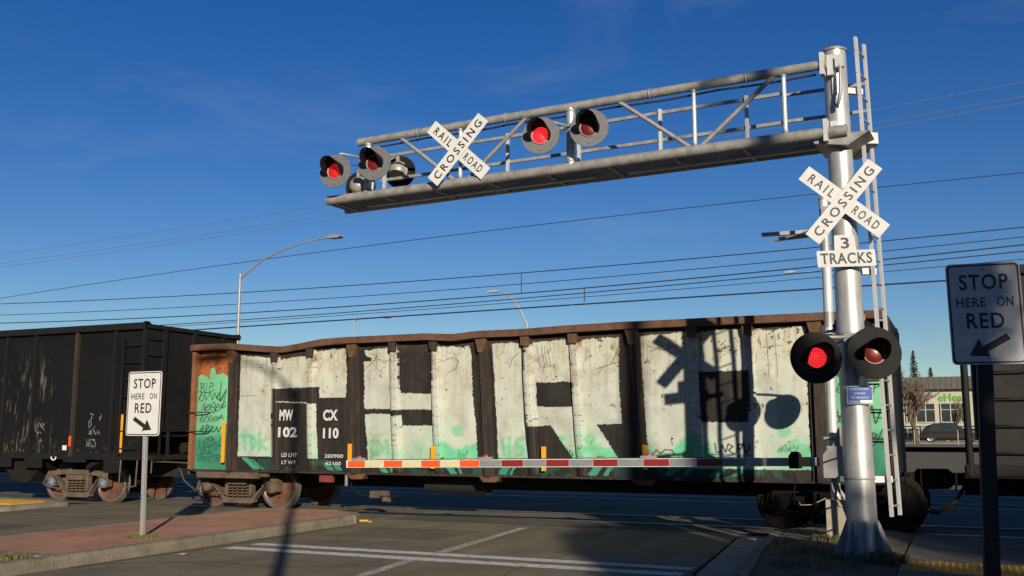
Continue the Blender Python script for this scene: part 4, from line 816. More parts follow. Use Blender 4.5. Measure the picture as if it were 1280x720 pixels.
# truss frame
ang = R(3.6); U = Vector((-math.cos(ang), math.sin(ang), 0)); V = Vector((math.sin(ang), math.cos(ang), 0)); O2 = Vector((PB.x, PB.y, 0))
def P3(u, v, z): return O2 + U * u + V * v + Vector((0, 0, z))
FV, BV = -.31, .40
b = MB(); b.tube(P3(.1, FV, 6.10), P3(7.22, FV, 6.10), .062, seg=18); b.build('top_chord', M['truss_grey'], can)
b = MB(); b.tube(P3(-.1, FV, 5.23), P3(7.80, FV, 5.23), .072, seg=18); b.build('bottom_chord', M['truss_grey'], can)
b = MB(); b.tube(P3(-.1, BV, 5.23), P3(7.98, BV, 5.23), .055, seg=14); b.build('bottom_chord', M['truss_grey'], can)
for u, r in ((7.03, .055), (5.36, .030), (3.57, .066), (1.80, .028), (.635, .030)):
    b = MB(); b.tube(P3(u, FV, 5.26), P3(u, FV, 6.08), r, seg=14); b.build('truss_post', M['galv'] if r > .05 else M['alum'], can)
for u0, z0, u1, z1 in ((6.42, 6.06, 5.46, 5.28), (4.26, 6.06, 5.22, 5.28), (2.85, 6.06, 1.86, 5.28), (.75, 6.06, 1.72, 5.28)):
    b = MB(); b.tube(P3(u0, FV, z0), P3(u1, FV, z1), .030, seg=10); b.build('truss_diagonal', M['truss_grey'], can)
# walkway grating: bearing bars along, cross rods across, angle frame
g = MB()
for k in range(11): v = FV + .08 + k * .057; g.bar(P3(.05, v, 5.215), P3(7.9, v, 5.215), .006, .035)
for k in range(78): u = .1 + k * .1; g.bar(P3(u, FV + .03, 5.222), P3(u, BV - .02, 5.222), .008, .018)
gr = g.build('walkway_grating', M['galv_dull'], can)
g = MB()
for k in range(9):
    u = .25 + k * .93; g.bar(P3(u, FV, 5.188), P3(u, BV, 5.188), .045, .022)
    if k < 8: g.bar(P3(u, FV + .02, 5.190), P3(u + .93, BV - .02, 5.190), .014, .014)
g.build('walkway_bearers', M['truss_grey'], can)
g = MB(); g.bar(P3(.3, .12, 5.175), P3(2.9, .12, 5.175), .05, .035); g.build('cable_tray', M['alum'], can); g = MB(); g.bar(P3(3.4, .10, 5.175), P3(7.3, .10, 5.175), .05, .035); g.build('cable_tray', M['alum'], can)
# handrail at the back
for z in (6.06, 5.66): b = MB(); b.bar(P3(.75, BV, z), P3(7.3, BV, z), .035, .045); b.build('handrail', M['truss_grey'], can)
for u in (7.2, 4.93, 3.75, 2.50, 1.28, .78): b = MB(); b.bar(P3(u, BV - .03, 5.24), P3(u, BV - .03, 6.10), .05, .045, (1, 0, 0)); b.build('handrail_post', M['alum'], can)
for z in (6.0, 5.64): b = MB(); b.bar(P3(.78, BV - .03, z + .02), P3(-.25, BV - .05, z), .03, .04); b.build('handrail', M['truss_grey'], can)
for z in (6.10, 5.25):    # clamp plates on the pole
    c = onpole(z); b = MB(); b.obox(c + U * .02 - V * .20, (.07, .10, .26), U, V, (0, 0, 1)); b.obox(c + U * .10 - V * .28, (.05, .16, .28), U, V, (0, 0, 1)); b.build('clamp', M['alum'], can)
b = MB(); b.prism([(-.35, 5.20), (.30, 5.20), (.30, 5.12), (-.1, 5.05)], P3(0, FV + .02, 0), U, (0, 0, 1), V * .75); b.build('knee_plate', M['truss_grey'], can)
for z in (4.22, 4.50, 3.60, 3.74, 2.66, 2.76, 1.05):
    b = MB(); b.lathe([(0, pr_(z) + .003), (.005, pr_(z) + .007), (.025, pr_(z) + .007), (.03, pr_(z) + .003)], onpole(z), (0, 0, 1), 28); b.build('band_clamp', M['galv_dull'], pole, fix=False)
# cable weatherhead loop near the top
c = onpole(6.0); b = MB(); q = c - V * .20 + U * -.04
b.path([q + U * -.05 + Vector((0, 0, .16)), q + U * -.06 - V * .05 + Vector((0, 0, .02)), q + U * -.055 - V * .07 + Vector((0, 0, -.25)), q + U * -.03 - V * .06 + Vector((0, 0, -.38)), q + U * .0 - V * .02 + Vector((0, 0, -.44)), q + U * .03 + V * .02 + Vector((0, 0, -.40))], .022, 8); b.build('cable_loop', M['galv_dull'], can)
b = MB(); b.obox(q + U * -.05 + Vector((0, 0, .14)), (.10, .10, .16), U, V, (0, 0, 1)); b.obox(q + U * .03 + V * .06 + Vector((0, 0, -.05)), (.055, .05, .42), U, V, (0, 0, 1)); b.build('weatherhead', M['alum'], can)
# weld collars, U-bolts and the lamp cable along the lattice
for u, r in ((7.03, .055), (5.36, .030), (3.57, .066), (1.80, .028), (.635, .030)):
    for z0 in (5.30, 6.02):
        b = MB(); b.lathe([(0, r + .002), (.006, r + .012), (.03, r + .012), (.036, r + .002)], P3(u, FV, z0), (0, 0, 1), 14); b.build('collar', M['galv_dull'], can, fix=False)
for u in (6.1, 4.6, 2.4, 1.1):
    b = MB(); b.path([P3(u, FV + .07 * math.sin(R(a)), 6.10 + .07 * math.cos(R(a))) for a in range(0, 361, 30)], .008, 6); b.build('cable_clip', M['galv_dull'], can)
b = MB(); b.path([P3(u, FV + .065, 6.02 - .018 * abs(math.sin(u * 2.1))) for u in np.linspace(.25, 7.0, 34).tolist()], .014, 6); b.build('lamp_cable', M['cable'], can)
for u0, u1 in ((7.03, 7.44), (7.03, 6.70), (3.57, 3.90), (3.57, 3.17)):
    b = MB(); b.path([P3(u0, FV + .06, 5.98), P3(u0 * .6 + u1 * .4, -.36, 5.72), P3(u1, -.44, 5.74)], .010, 6); b.build('lamp_lead', M['cable'], can)
# ladder beside the pole, seen edge-on
LB = Vector((-.80, 12.62, .62)); LT = Vector((-.92, 12.60, 6.55)); lr = Vector((.075, .30, 0)).normalized() * .31
ld = MB(); ld.bar(LB, LT, .03, .062, (.3, 1, 0)); lad = ld.build('ladder_rail', M['alum'], can)
ld = MB(); ld.bar(LB + lr, LT + lr, .03, .062, (.3, 1, 0)); ld.build('ladder_rail', M['alum'], can)
for k in range(20):
    p = LB + (LT - LB) * ((k + .4) / 20); b = MB(); b.tube(p - lr * .10, p + lr * 1.04, .013, seg=8); b.build('rung', M['galv_dull'], can)
for z in (1.05, 3.55, 5.85):
    t = (z - LB.z) / (LT.z - LB.z); p = LB + (LT - LB) * t; c = onpole(z); b = MB(); b.bar(c, p + lr * .3, .05, .075); b.build('ladder_bracket', M['alum'], can)
b = MB(); b.bar(onpole(5.22) + Vector((.1, .1, 0)), P3(-.35, .25, 5.22), .16, .14); b.build('walkway_step', M['truss_grey'], can)

# ------------------------------------------------------------------ signs
def crossbuck(loc, ax, tilt, m, label, group, L=1.18, w=.205, name='crossbuck_sign'):
    ax = Vector(ax).normalized(); nrm = Vector((ax.y, -ax.x, 0)); az = Vector((0, 0, 1)); c = Vector(loc)     # nrm points to the viewer
    o = thing(name, loc, label, 'crossbuck', group)
    for k, (a, words) in enumerate(((-45 + tilt, (('RAIL', -.50, -.145), ('ROAD', .145, .50))), (45 + tilt, (('CROSSING', -.52, .52),)))):
        d = ax * math.cos(R(a)) + az * math.sin(R(a)); e = -ax * math.sin(R(a)) + az * math.cos(R(a)); off = c + nrm * (.012 * k)
        b = MB(); b.prism(rrect(L, w, .006, 2), off, d, e, nrm * .006); bl = b.build('blade', m, o)
        for t, x0, x1 in words: b = MB(); lettering(b, t, x0 * L / 1.18, x1 * L / 1.18, -.056 * w / .205, .056 * w / .205, off + nrm * .009, d, e, .016, 1.45); b.build('lettering', M['black_print'], bl, fix=False)
    b = MB()
    for q in (-.08, .08): b.lathe([(0, .010), (.006, .008), (.0065, 0)], c + nrm * .018 + az * q, nrm, 8)
    b.build('bolts', M['galv_dull'], o, fix=False)
    b = MB(); b.obox(c - nrm * .03, (.30, .06, .05), ax, nrm, az); b.build('clamp_bracket', M['galv_dull'], o)
    return o
VW = Vector((.35, -.94, 0))
fax = lambda deg: Vector((math.cos(R(deg)), math.sin(R(deg)), 0))
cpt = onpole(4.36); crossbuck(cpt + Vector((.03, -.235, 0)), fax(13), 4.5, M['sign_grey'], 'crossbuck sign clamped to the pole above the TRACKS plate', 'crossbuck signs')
crossbuck(P3(5.32, -.44, 5.69), fax(2), 2.5, M['sign_white'], 'crossbuck sign hung on the lattice of the cantilever', 'crossbuck signs', L=1.20, w=.215)
def three_tracks():
    c = onpole(3.67) + Vector((.02, -.235, 0)); ax = fax(13); nrm = Vector((ax.y, -ax.x, 0)); az = Vector((0, 0, 1)) + ax * -.05
    o = thing('track_count_sign', c, 'inverted T plate reading 3 TRACKS under the crossbuck on the pole', 'sign')
    b = MB(); b.prism([(-.335, -.095), (-.325, -.105), (.325, -.105), (.335, -.095), (.335, .085), (.325, .095), (.125, .095), (.115, .27), (.105, .28), (-.105, .28), (-.115, .27), (-.125, .095), (-.325, .095), (-.335, .085)], c, ax, az, nrm * .006); p = b.build('plate', M['sign_grey'], o)
    b = MB(); lettering(b, 'TRACKS', -.295, .295, -.07, .065, c + nrm * .009, ax, az, .018, 1.1); b.build('lettering', M['black_print'], p, fix=False); b = MB(); lettering(b, '3', -.045, .05, .115, .25, c + nrm * .009, ax, az, .018); b.build('lettering', M['black_print'], p, fix=False)
    b = MB(); b.obox(c - nrm * .035, (.28, .06, .05), ax, nrm, az); b.build('clamp_bracket', M['galv_dull'], o)
three_tracks()
def blue_notice():
    c = onpole(2.035); ax = fax(22); nrm = Vector((ax.y, -ax.x, 0)); az = Vector((0, 0, 1)) + ax * .02; c = c + nrm * .20
    o = thing('emergency_notice', c, 'small blue emergency phone notice fixed to the pole below the flashing lights', 'notice')
    b = MB(); b.prism(rrect(.30, .215, .008, 2), c, ax, az, nrm * .004); p = b.build('plate', M['blue'], o)
    b = MB(); ring(b, rrect(.296, .211, .008, 2), rrect(.286, .201, .007, 2), c + nrm * .0065, ax, az); b.build('border', M['sign_white'], p, fix=False)
    for i, t in enumerate(('REPORT EMERGENCY', 'OR PROBLEM', 'TO 1-800-848-8715')):
        w = (.126, .07, .112)[i]; b = MB(); lettering(b, t, -w * .92, w * .92, .060 - i * .05, .082 - i * .05, c + nrm * .0065, ax, az, .0); b.build('lettering', M['sign_white'], p, fix=False)
    b = MB(); lettering(b, 'CROSSING', -.128, -.005, -.090, -.066, c + nrm * .0065, ax, az, .0); b.build('lettering', M['sign_white'], p, fix=False)
    b = MB(); b.prism(rrect(.14, .034, .003, 2), c + ax * .07 - Vector((0, 0, .076)) + nrm * .005, ax, az, nrm * .002); b.build('number_patch', M['sign_white'], p)
blue_notice()
def stop_here(base, c, rot, lean_, face, postm, label, post, arrow, print_m=M['black_print']):
    ax = fax(rot); nrm = Vector((ax.y, -ax.x, 0)); az = (Vector((0, 0, 1)) + ax * lean_).normalized(); c = Vector(c); base = Vector(base)
    o = thing('stop_here_on_red_sign', base, label, 'road sign', 'stop here on red signs')
    b = MB(); b.prism(rrect(.61, .914, .04), c, ax, az, nrm * .005); p = b.build('plate', face, o)
    b = MB(); ring(b, rrect(.585, .889, .034), rrect(.56, .864, .028), c + nrm * .0085, ax, az); b.build('border', print_m, p, fix=False)
    b = MB(); q = c + nrm * .0085
    for t, x0, x1, z0, z1, bo in (('STOP', -.20, .20, .215, .355, .014), ('HERE', -.235, .005, .06, .145, .008), ('ON', .10, .23, .06, .145, .008), ('RED', -.16, .145, -.135, .005, .014)):
        b = MB(); lettering(b, t, x0, x1, z0, z1, q, ax, az, bo, 1.13); b.build('lettering', print_m, p, fix=False)
    b = MB(); s = arrow; b.add([q + ax * (s * x) + az * z for x, z in ((-.185, -.235), (-.150, -.185), (.045, -.295), (.075, -.225), (.16, -.375), (-.01, -.385), (.01, -.345))], [(0, 1, 2, 6), (2, 3, 4, 5, 6)]); b.build('arrow', print_m, p, fix=False)
    b = MB()
    for z in (.40, -.40): b.lathe([(0, .010), (.005, .008), (.0055, 0)], q + az * z, nrm, 8)
    b.build('bolts', M['galv_dull'], p, fix=False)
    top = c + az * .43 - nrm * .035
    if post == 'perforated':
        b = MB(); b.bar(base, top, .05, .05, nrm); po = b.build('post', M['galv'], o); n = 50
        b = MB()
        for k in range(n):
            r = base + (top - base) * ((k + .5) / n); b.lathe([(0, .0075), (.0004, .0)], r + nrm * .0262, nrm, 6, False)
        b.build('post_holes', M['black_print'], po, fix=False)
    else:
        top = c + az * .43 - nrm * .07; b = MB(); b.bar(base - nrm * .0, top, .125, .125, nrm); b.build('post', postm, o)
stop_here((-10.57, 10.79, .15), (-10.63, 10.75, 2.01), 2, .0, M['sign_white'], None, 'white STOP HERE ON RED sign on a perforated post on the red island', 'perforated', 1)
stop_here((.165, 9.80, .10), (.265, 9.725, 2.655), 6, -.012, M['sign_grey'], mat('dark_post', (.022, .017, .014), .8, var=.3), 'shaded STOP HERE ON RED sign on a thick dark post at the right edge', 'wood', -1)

# ------------------------------------------------------------------ flashing lights (local: looks along -Y, lens centre at the origin)
def make_light(name, rad, face, lensm, hoodm, backm):
    o = thing(name, (0, 0, 0), '', 'signal light', 'flashing crossing lights')
    b = MB(); b.lathe([(0, .0), (0, rad), (.012, rad), (.012, 0)], (0, 0, 0), (0, 1, 0), 48, False); bd = b.build('background_disc', face, o, fix=False, org=(0, 0, 0))
    b = MB(); b.lathe([(-.034, 0), (-.032, .03), (-.026, .06), (-.014, .095), (-.003, .112), (-.002, .12)], (0, 0, 0), (0, 1, 0), 32); b.build('lens', lensm, o, fix=False, org=(0, 0, 0))
    b = MB(); b.lathe([(-.002, .118), (-.016, .120), (-.016, .130), (-.002, .132)], (0, 0, 0), (0, 1, 0), 32); b.build('lens_rim', M['lamp_back'], o, fix=False, org=(0, 0, 0))
    # cut-away visor: longest at the top, sloping back to nothing at the sides
    b = MB(); n = 29; vs = []
    for ri in (.146, .140):
        for k in range(n):
            a = R(-32 + k * (244 / (n - 1))); L = .31 * max(0., math.sin(R(k * 180 / (n - 1)))) ** .6 + .02
            for y in (-.002, -L): vs.append((ri * math.cos(a), y, ri * math.sin(a) - .12 * 0))
    m_ = 2 * n
    fs = [(2 * k, 2 * k + 1, 2 * k + 3, 2 * k + 2) for k in range(n - 1)] + [(m_ + 2 * k + 2, m_ + 2 * k + 3, m_ + 2 * k + 1, m_ + 2 * k) for k in range(n - 1)] + [(2 * k + 1, m_ + 2 * k + 1, m_ + 2 * k + 3, 2 * k + 3) for k in range(n - 1)]
    b.add(vs, fs, True); b.build('visor', hoodm, o, fix=False, org=(0, 0, 0))
    b = MB(); b.lathe([(.012, .150), (.06, .150), (.085, .165), (.10, .165), (.10, .148), (.17, .135), (.215, .09), (.235, .04), (.238, 0)], (0, 0, 0), (0, 1, 0), 28); b.build('housing', backm, o, fix=False, org=(0, 0, 0))
    b = MB(); b.box((-.025, .06, .15), (.025, .12, .23)); b.tube((0, .09, .19), (0, .09, .27), .02, seg=10); b.build('mount', M['lamp_back'], o, org=(0, 0, 0))
    b = MB()
    for x, z in ((0, rad * .82), (0, -rad * .82)): b.lathe([(0, .010), (.004, .0)], (x, -.001, z), (0, -1, 0), 8)
    b.build('bolts', M['black_print'], o, fix=False, org=(0, 0, 0))
    return o
PROTO = {}
def light(key, loc, yaw, pitch, label, arm=None):
    rad, face, lens, hood, back = key
    k = (rad, face.name, lens.name)
    if k not in PROTO: o = make_light('flashing_light', *key); PROTO[k] = o
    else: o = dup(PROTO[k])
    o.location = loc; o.rotation_euler = (R(pitch), 0, R(yaw)); o['label'] = label; W[o] = Vector(loc)
    return o
def arm(name, pts, r, par, m=None):
    b = MB(); b.path(pts, r, 10); o = b.build(name, m or M['galv_dull'], can); return o
KT = lambda lens: (.265, M['lamp_grey'], lens, M['lamp_black'], M['lamp_back'])
KP = lambda lens: (.305, M['lamp_black'], lens, M['lamp_black'], M['lamp_back'])
KR = (.270, M['lamp_black'], M['red_lens'], M['lamp_black'], M['lamp_back'])
light(KT(M['led2']), P3(7.44, -.60, 5.60), 8, -3, 'lit red light, outermost left on the cantilever')
light(KT(M['red_lens']), P3(6.70, -.60, 5.63), 8, -3, 'unlit red light beside the end post of the cantilever, next to the outermost lit one')
light(KT(M['led']), P3(3.90, -.60, 5.66), 10, -3, 'lit red light on the middle of the cantilever, left of the thick post')
light(KT(M['red_lens']), P3(3.17, -.60, 5.66), 10, -3, 'unlit red light on the middle of the cantilever, right of the thick post')
for u0, u1 in ((7.44, 6.70), (3.90, 3.17)):
    um = 7.03 if u0 > 5 else 3.57
    arm('light_crossarm', [P3(u0, -.50, 5.90), P3(u0 - .05, -.46, 5.90), P3(um, -.40, 5.80), P3(u1 + .05, -.46, 5.90), P3(u1, -.50, 5.90)], .022, can)
# rear-facing pair at the tip, seen from behind
rl1 = light(KR, P3(7.98, .78, 5.72), 180 + 10, -3, 'back of the rear-facing light at the cantilever tip, half hidden by the left lit light')
rl2 = light(KR, P3(7.18, .78, 5.88), 180 + 10, -3, 'grey domed back of a rear-facing light on the cantilever, right of the end post')
arm('light_crossarm', [P3(7.98, .68, 5.97), P3(7.58, .60, 5.95), P3(7.18, .68, 6.13)], .022, can); arm('light_stand', [P3(7.58, .52, 5.24), P3(7.58, .60, 5.95)], .03, can)
# pair on the pole
light(KP(M['led']), Vector((-1.50, 12.02, 2.47)), 24, -2, 'brightly lit red light on the left side of the pole')
light(KP(M['red_lens']), Vector((-.86, 12.10, 2.51)), 16, -2, 'unlit black-disc light in front of the pole above the blue notice')
arm('light_crossarm', [Vector((-1.50, 12.12, 2.70)), Vector((-1.45, 12.16, 2.72)), Vector((-1.14, 12.24, 2.72)), Vector((-.90, 12.16, 2.76)), Vector((-.86, 12.20, 2.76))], .024, can)
b = MB(); b.obox((-1.14, 12.27, 2.70), (.12, .10, .12), (1, 0, 0), (0, 1, 0), (0, 0, 1)); b.build('crossarm_clamp', M['lamp_back'], can)
# crossing gate with its own mast and the pair turned to the other approach
MP = Vector((-1.61, 14.305, .18)); gate = thing('crossing_gate', MP, 'crossing gate with lowered striped arm, mechanism box and slim mast behind the pole', 'crossing gate')
b = MB(); b.path([(MP.x, MP.y, .5), (MP.x, MP.y, 2.), (MP.x + .02, MP.y, 3.6), (MP.x + .02, MP.y, 4.88)], .066, 20); b.build('mast', M['alum'], gate)
b = MB(); b.lathe([(0, .07), (.03, .072), (.06, .04), (.07, 0)], (MP.x + .02, MP.y, 4.87), (0, 0, 1), 16); b.build('mast_cap', M['galv_dull'], gate, fix=False)
for z in (3.05, 4.1): b = MB(); b.lathe([(0, .070), (.28 if z > 4 else .22, .070)], (MP.x + .018, MP.y, z), (0, 0, 1), 18); b.build('mast_band', M['galv_dull'], gate, fix=False)
b = MB(); b.box((MP.x - .12, MP.y - .14, .17), (MP.x + .02, MP.y + .14, .70)); b.box((MP.x + .03, MP.y - .12, .17), (MP.x + .14, MP.y + .12, .70)); b.box((MP.x + .15, MP.y - .10, .26), (MP.x + .25, MP.y + .10, .60)); b.build('base_casting', M['beige_steel'], gate)
b = MB(); b.box((MP.x - .22, MP.y - .22, .02), (MP.x + .28, MP.y + .24, .185)); b.build('foundation_block', M['concrete'], gate)
b = MB(); b.box((MP.x - .05, MP.y - .34, 1.02), (MP.x + .36, MP.y - .06, 1.42)); b.prism([(-.10, 1.0), (.06, 1.0), (.06, 1.40), (-.02, 1.40), (-.10, 1.30)], (MP.x, MP.y - .37, 0), (1, 0, 0), (0, 0, 1), (0, .32, 0)); mech = b.build('mechanism_box', M['galv_dull'], gate)
b = MB(); b.prism([(0, 1.42), (.26, 1.42), (.20, 1.66), (.08, 1.66)], (MP.x + .02, MP.y - .30, 0), (1, 0, 0), (0, 0, 1), (0, .06, 0)); b.build('pivot_bracket', M['beige_steel'], gate)
b = MB(); b.tube((MP.x - .10, MP.y - .2, 1.52), (MP.x + .18, MP.y - .2, 1.52), .025, seg=10); b.build('pivot_shaft', M['galv_dull'], gate)
b = MB(); b.path([(MP.x + .02, MP.y - .2, 1.0), (MP.x + .06, MP.y - .22, .85), (MP.x + .16, MP.y - .2, .7), (MP.x + .20, MP.y - .15, .45)], .028, 8); b.path([(MP.x - .02, MP.y - .12, .98), (MP.x + .03, MP.y - .2, .8), (MP.x + .0, MP.y - .18, .68), (MP.x + .1, MP.y - .1, .6)], .018, 8); b.build('cable', M['beige_steel'], gate)
b = MB(); b.path([(-2.1, 14.1, 1.02), (-2.13, 14.1, .75), (-2.05, 14.1, .62), (-1.9, 14.1, .63), (-1.72, 14.15, .72)], .007, 6); b.build('loose_wire', M['beige_steel'], gate)
# arm: aluminium root, then sheeting panels
A0 = Vector((-1.78, 14.11, 1.205)); A1 = Vector((-9.42, 14.13, 1.075)); Ad = (A1 - A0); AL = Ad.length; Ad.normalize(); Au = Vector((0, 0, 1)); Au = (Au - Ad * Au.dot(Ad)).normalized(); An = Vector((0, -1, 0))
b = MB(); b.bar(A0, A0 + Ad * .95, .055, .115); b.build('arm_root', M['galv_dull'], gate)
b = MB(); b.obox(A0 + Ad * .22, (.20, .09, .13), Ad, An, Au); b.prism([(-.02, -.09), (.14, -.09), (.14, .08), (.10, .14), (.02, .14), (-.02, .10)], A0 + Ad * .26 + An * .06, Ad, Au, An * -.12); b.build('arm_bracket', M['bogie_dark'], gate)
b = MB(); b.bar(A0 + Ad * .8, A1, .030, .120); gate_arm = b.build('gate_arm', M['white_paint'], gate)
def armpanel(t0, t1, m, name):
    b = MB(); h = .050 if t0 < 4.8 else .052
    b.prism([(t0, -h), (t1, -h), (t1, h), (t0, h)], A0 + An * .0165, Ad, Au, An * .002); b.build(name, m, gate_arm)
px = [(950, 922.5), (922.5, 888), (888, 855), (855, 823), (823, 790.5), (790.5, 759), (759, 728.2), (728.2, 698), (698, 668.8), (668.8, 640), (640, 612)]
t = .97; seq = [('g', .36), ('r', .40), ('g', .42), ('r', .41), ('g', .41), ('r', .41), ('g', .40), ('r', .40), ('g', .40), ('r', .39), ('g', .40), ('o', .37), ('c', .37), ('o', .37), ('c', .37), ('o', .37), ('c', .38), ('o', .36)]
tot = sum(x[1] for x in seq); kf = (AL - .03 - t) / tot
for c, L in seq:
    L *= kf; armpanel(t + .003, t + L - .003, {'g': M['stripe_grey'], 'r': M['stripe_red'], 'o': M['stripe_orange'], 'c': M['stripe_cream']}[c], 'sheeting_panel'); t += L
for tt in (7.4, 5.05, 2.4):
    p = A0 + Ad * tt + Au * .06; b = MB(); b.obox(p + Au * .02, (.24, .06, .04), Ad, An, Au); lm = b.build('arm_lamp', M['galv_dull'], gate_arm)
    b = MB(); b.lathe([(-.045, .0), (-.04, .028), (.04, .028), (.045, 0)], p + Au * .045, Ad, 14); b.build('lamp_lens', mat('faded_red_plastic', (.42, .06, .06), .4), lm, fix=False)
b = MB(); pts = []
for k in range(60):
    tt = 1.0 + k * (AL - 1.6) / 59; pts.append(A0 + Ad * tt + Au * (.066 + .008 * (k % 2)))
b.path(pts, .006, 5); b.build('lamp_cable', M['cable'], gate_arm)
b = MB(); b.bar((MP.x + .02, MP.y - .05, 4.42), (MP.x - .84, MP.y - .12, 4.42), .07, .05); b.bar((MP.x + .02, MP.y - .05, 4.38), (MP.x - .72, MP.y + .22, 4.40), .07, .05); b.build('side_brackets', M['galv_dull'], gate)
b = MB(); b.obox((MP.x + .05, MP.y - .10, 4.62), (.1, .12, .26), (1, 0, 0), (0, 1, 0), (0, 0, 1)); b.build('bracket_clamp', M['galv_dull'], gate)
l1 = light((.272, M['lamp_black'], M['red_lens'], M['lamp_black'], M['lamp_black']), Vector((-1.17, 13.60, 2.90)), 240, 0, 'rear-facing light on the gate mast, peeping out left of the pole')
l2 = light((.272, M['lamp_black'], M['red_lens'], M['lamp_black'], M['lamp_black']), Vector((-.94, 14.2, 2.74)), 240, 0, 'rear-facing light on the gate mast, behind the right pole light')
b = MB(); b.path([(-1.17, 13.62, 3.20), (-1.35, 14.0, 3.08), (-1.55, 14.25, 3.0)], .022, 8); b.path([(-.96, 14.22, 2.99), (-1.3, 14.26, 3.0), (-1.55, 14.28, 3.0)], .022, 8); b.build('light_crossarm', M['galv_dull'], gate)

# ================================================================== STREET LAMPS, WIRES, UTILITY POLES
def street_lamp(base, h, arm_vec, rise, label, r=.10, name='street_lamp', grp='street lamps beyond the tracks', head=1.0):
    base = Vector(base); o = thing(name, base, label, 'street lamp', grp); top = base + Vector((0, 0, h)); av = Vector((*arm_vec, 0))
    b = MB(); b.path([base, base + Vector((0, 0, h * .5)), top], r, 12, [r, r * .82, r * .62]); b.build('pole', M['galv_dull'], o)
    pts = [top - Vector((0, 0, .25)) + av * t + Vector((0, 0, rise * (1 - (1 - t) ** 1.9) + .25 * min(1, t * 4))) for t in np.linspace(0, 1, 12).tolist()]
    b = MB(); b.path(pts, r * .45, 8, [r * .55 - r * .2 * k / 11 for k in range(12)]); b.build('mast_arm', M['galv_dull'], o)
    d = av.normalized(); e = pts[-1]; s = Vector((-d.y, d.x, 0)); b = MB()
    b.prism([(-.1, -.03), (.15, -.07), (.62, -.07), (.75, -.02), (.68, .06), (.3, .10), (-.05, .05)], e - s * .16 * head, d * head, (0, 0, head), s * .32 * head); b.build('lamp_head', M['galv_dull'], o)
    b = MB(); b.box((base.x - .22, base.y - .22, base.z), (base.x + .22, base.y + .22, base.z + .12)); b.build('base_plate', M['concrete'], o)
street_lamp((-31.8, 38.0, .05), 9.25, (5.3, -.2), 1.35, 'tall street lamp with long curved arm rising behind the gap in the train')
street_lamp((-26.0, 60.0, .5), 8.45, (-2.0, -.3), 2.1, 'street lamp with short steep arm above the middle of the graffiti car', r=.11)
street_lamp((-41.0, 62.0, .5), 9.6, (2.6, -.2), -.1, 'street lamp head peeping over the graffiti car, right of the tall lamp', r=.08)
street_lamp((-7.0, 75.0, .66), 12.35, (-3.6, -.2), .45, 'far pale street lamp head left of the pole', r=.08)
# utility wires: along the tracks, on poles outside the picture
def zat(z30, n): return 1.6 + (z30 - 1.6) * n / 30.
def wire(name, n, pts, r, label, m=M['wire'], drops=()):
    """pts: (x at depth 30, height at depth 30) of three points on the wire, moved out to its own depth n"""
    P = [(x * n / 30., zat(z, n)) for x, z in pts]; xs = np.array([p[0] for p in P]); zs = np.array([p[1] for p in P]); c = np.polyfit(xs, zs, 2 if len(P) > 2 else 1)
    X = np.linspace(-75, 45, 70); q = []
    for x in X: q.append((x, n, float(np.polyval(c, x))))
    r = r * 1.25; b = MB(); b.path(q, r, 5); o = tag(b.build(name, m), label, 'wire', 'overhead wires')
    for x, L in drops: d = MB(); z = float(np.polyval(c, x)); d.tube((x, n, z), (x, n, z - L), r * .9, seg=5); d.build('dropper', m, o)
    return c
wire('overhead_wire', 40, [(-38.4, 7.47), (-13.55, 8.50), (2.0, 8.72)], .013, 'thin overhead wire highest of the bundle crossing behind the crossbuck')
wire('overhead_wire', 40, [(-38.38, 7.22), (-13.55, 6.92), (1.92, 7.19)], .017, 'second overhead wire from the top of the bundle, with short droppers', drops=((-17.6, .9), (-2.4, .9)))
wire('overhead_wire', 40, [(-38.32, 6.72), (-13.55, 6.54), (1.9, 6.92)], .014, 'third overhead wire from the top of the bundle')
wire('overhead_wire', 40, [(-38.29, 6.36), (-13.55, 6.22), (1.88, 6.70)], .020, 'fourth overhead wire from the top of the bundle', drops=((-14.6, .6),))
wire('overhead_wire', 40, [(-28.01, 5.86), (-13.55, 6.05), (1.86, 6.52)], .017, 'fifth overhead wire from the top of the bundle')
wire('overhead_wire', 40, [(-28.0, 5.78), (-13.55, 5.93), (1.86, 6.30)], .011, 'thin overhead wire just above the lowest thick cable')
wire('overhead_wire', 40, [(-26.58, 5.60), (-13.55, 5.72), (-.18, 5.83)], .026, 'lowest thick black cable just above the graffiti car')
for dz, lb in ((0, 'uppermost of the three faint high wires near the cantilever tip'), (-.55, 'middle of the three faint high wires near the cantilever tip'), (-.78, 'lowest of the three faint high wires near the cantilever tip')):
    c = np.polyfit([-51.49, -28.63, -2.6, 2.9], [12.08, 12.82 + .0, 14.22, 14.54], 2); X = np.linspace(-90, 50, 60); b = MB(); b.path([(x, 40, float(np.polyval(c, x)) + dz * (1 if x > -30 else 1)) for x in X], .011, 5)
    tag(b.build('overhead_wire', M['wire_grey']), lb, 'wire', 'overhead wires')
def utility_pole(base, h, label, arms=((.9, 2.4), (2.0, 2.4))):
    base = Vector(base); o = thing('utility_pole', base, label, 'utility pole', 'wooden utility poles')
    b = MB(); b.path([base, base + Vector((0, 0, h * .5)), base + Vector((0, 0, h))], .2, 14, [.20, .17, .13]); b.build('pole', M['wood_pole'], o)
    for dz, L in arms:
        b = MB(); b.box((base.x - .06, base.y - L / 2, base.z + h - dz), (base.x + .06, base.y + L / 2, base.z + h - dz + .11)); a = b.build('crossarm', M['wood_pole'], o)
        for q in (-.45, -.2, .2, .45): b = MB(); b.lathe([(0, .02), (.05, .045), (.1, .05), (.14, .02), (.15, 0)], (base.x, base.y + q * L, base.z + h - dz + .11), (0, 0, 1), 10); b.build('insulator', M['lamp_back'], a, fix=False)
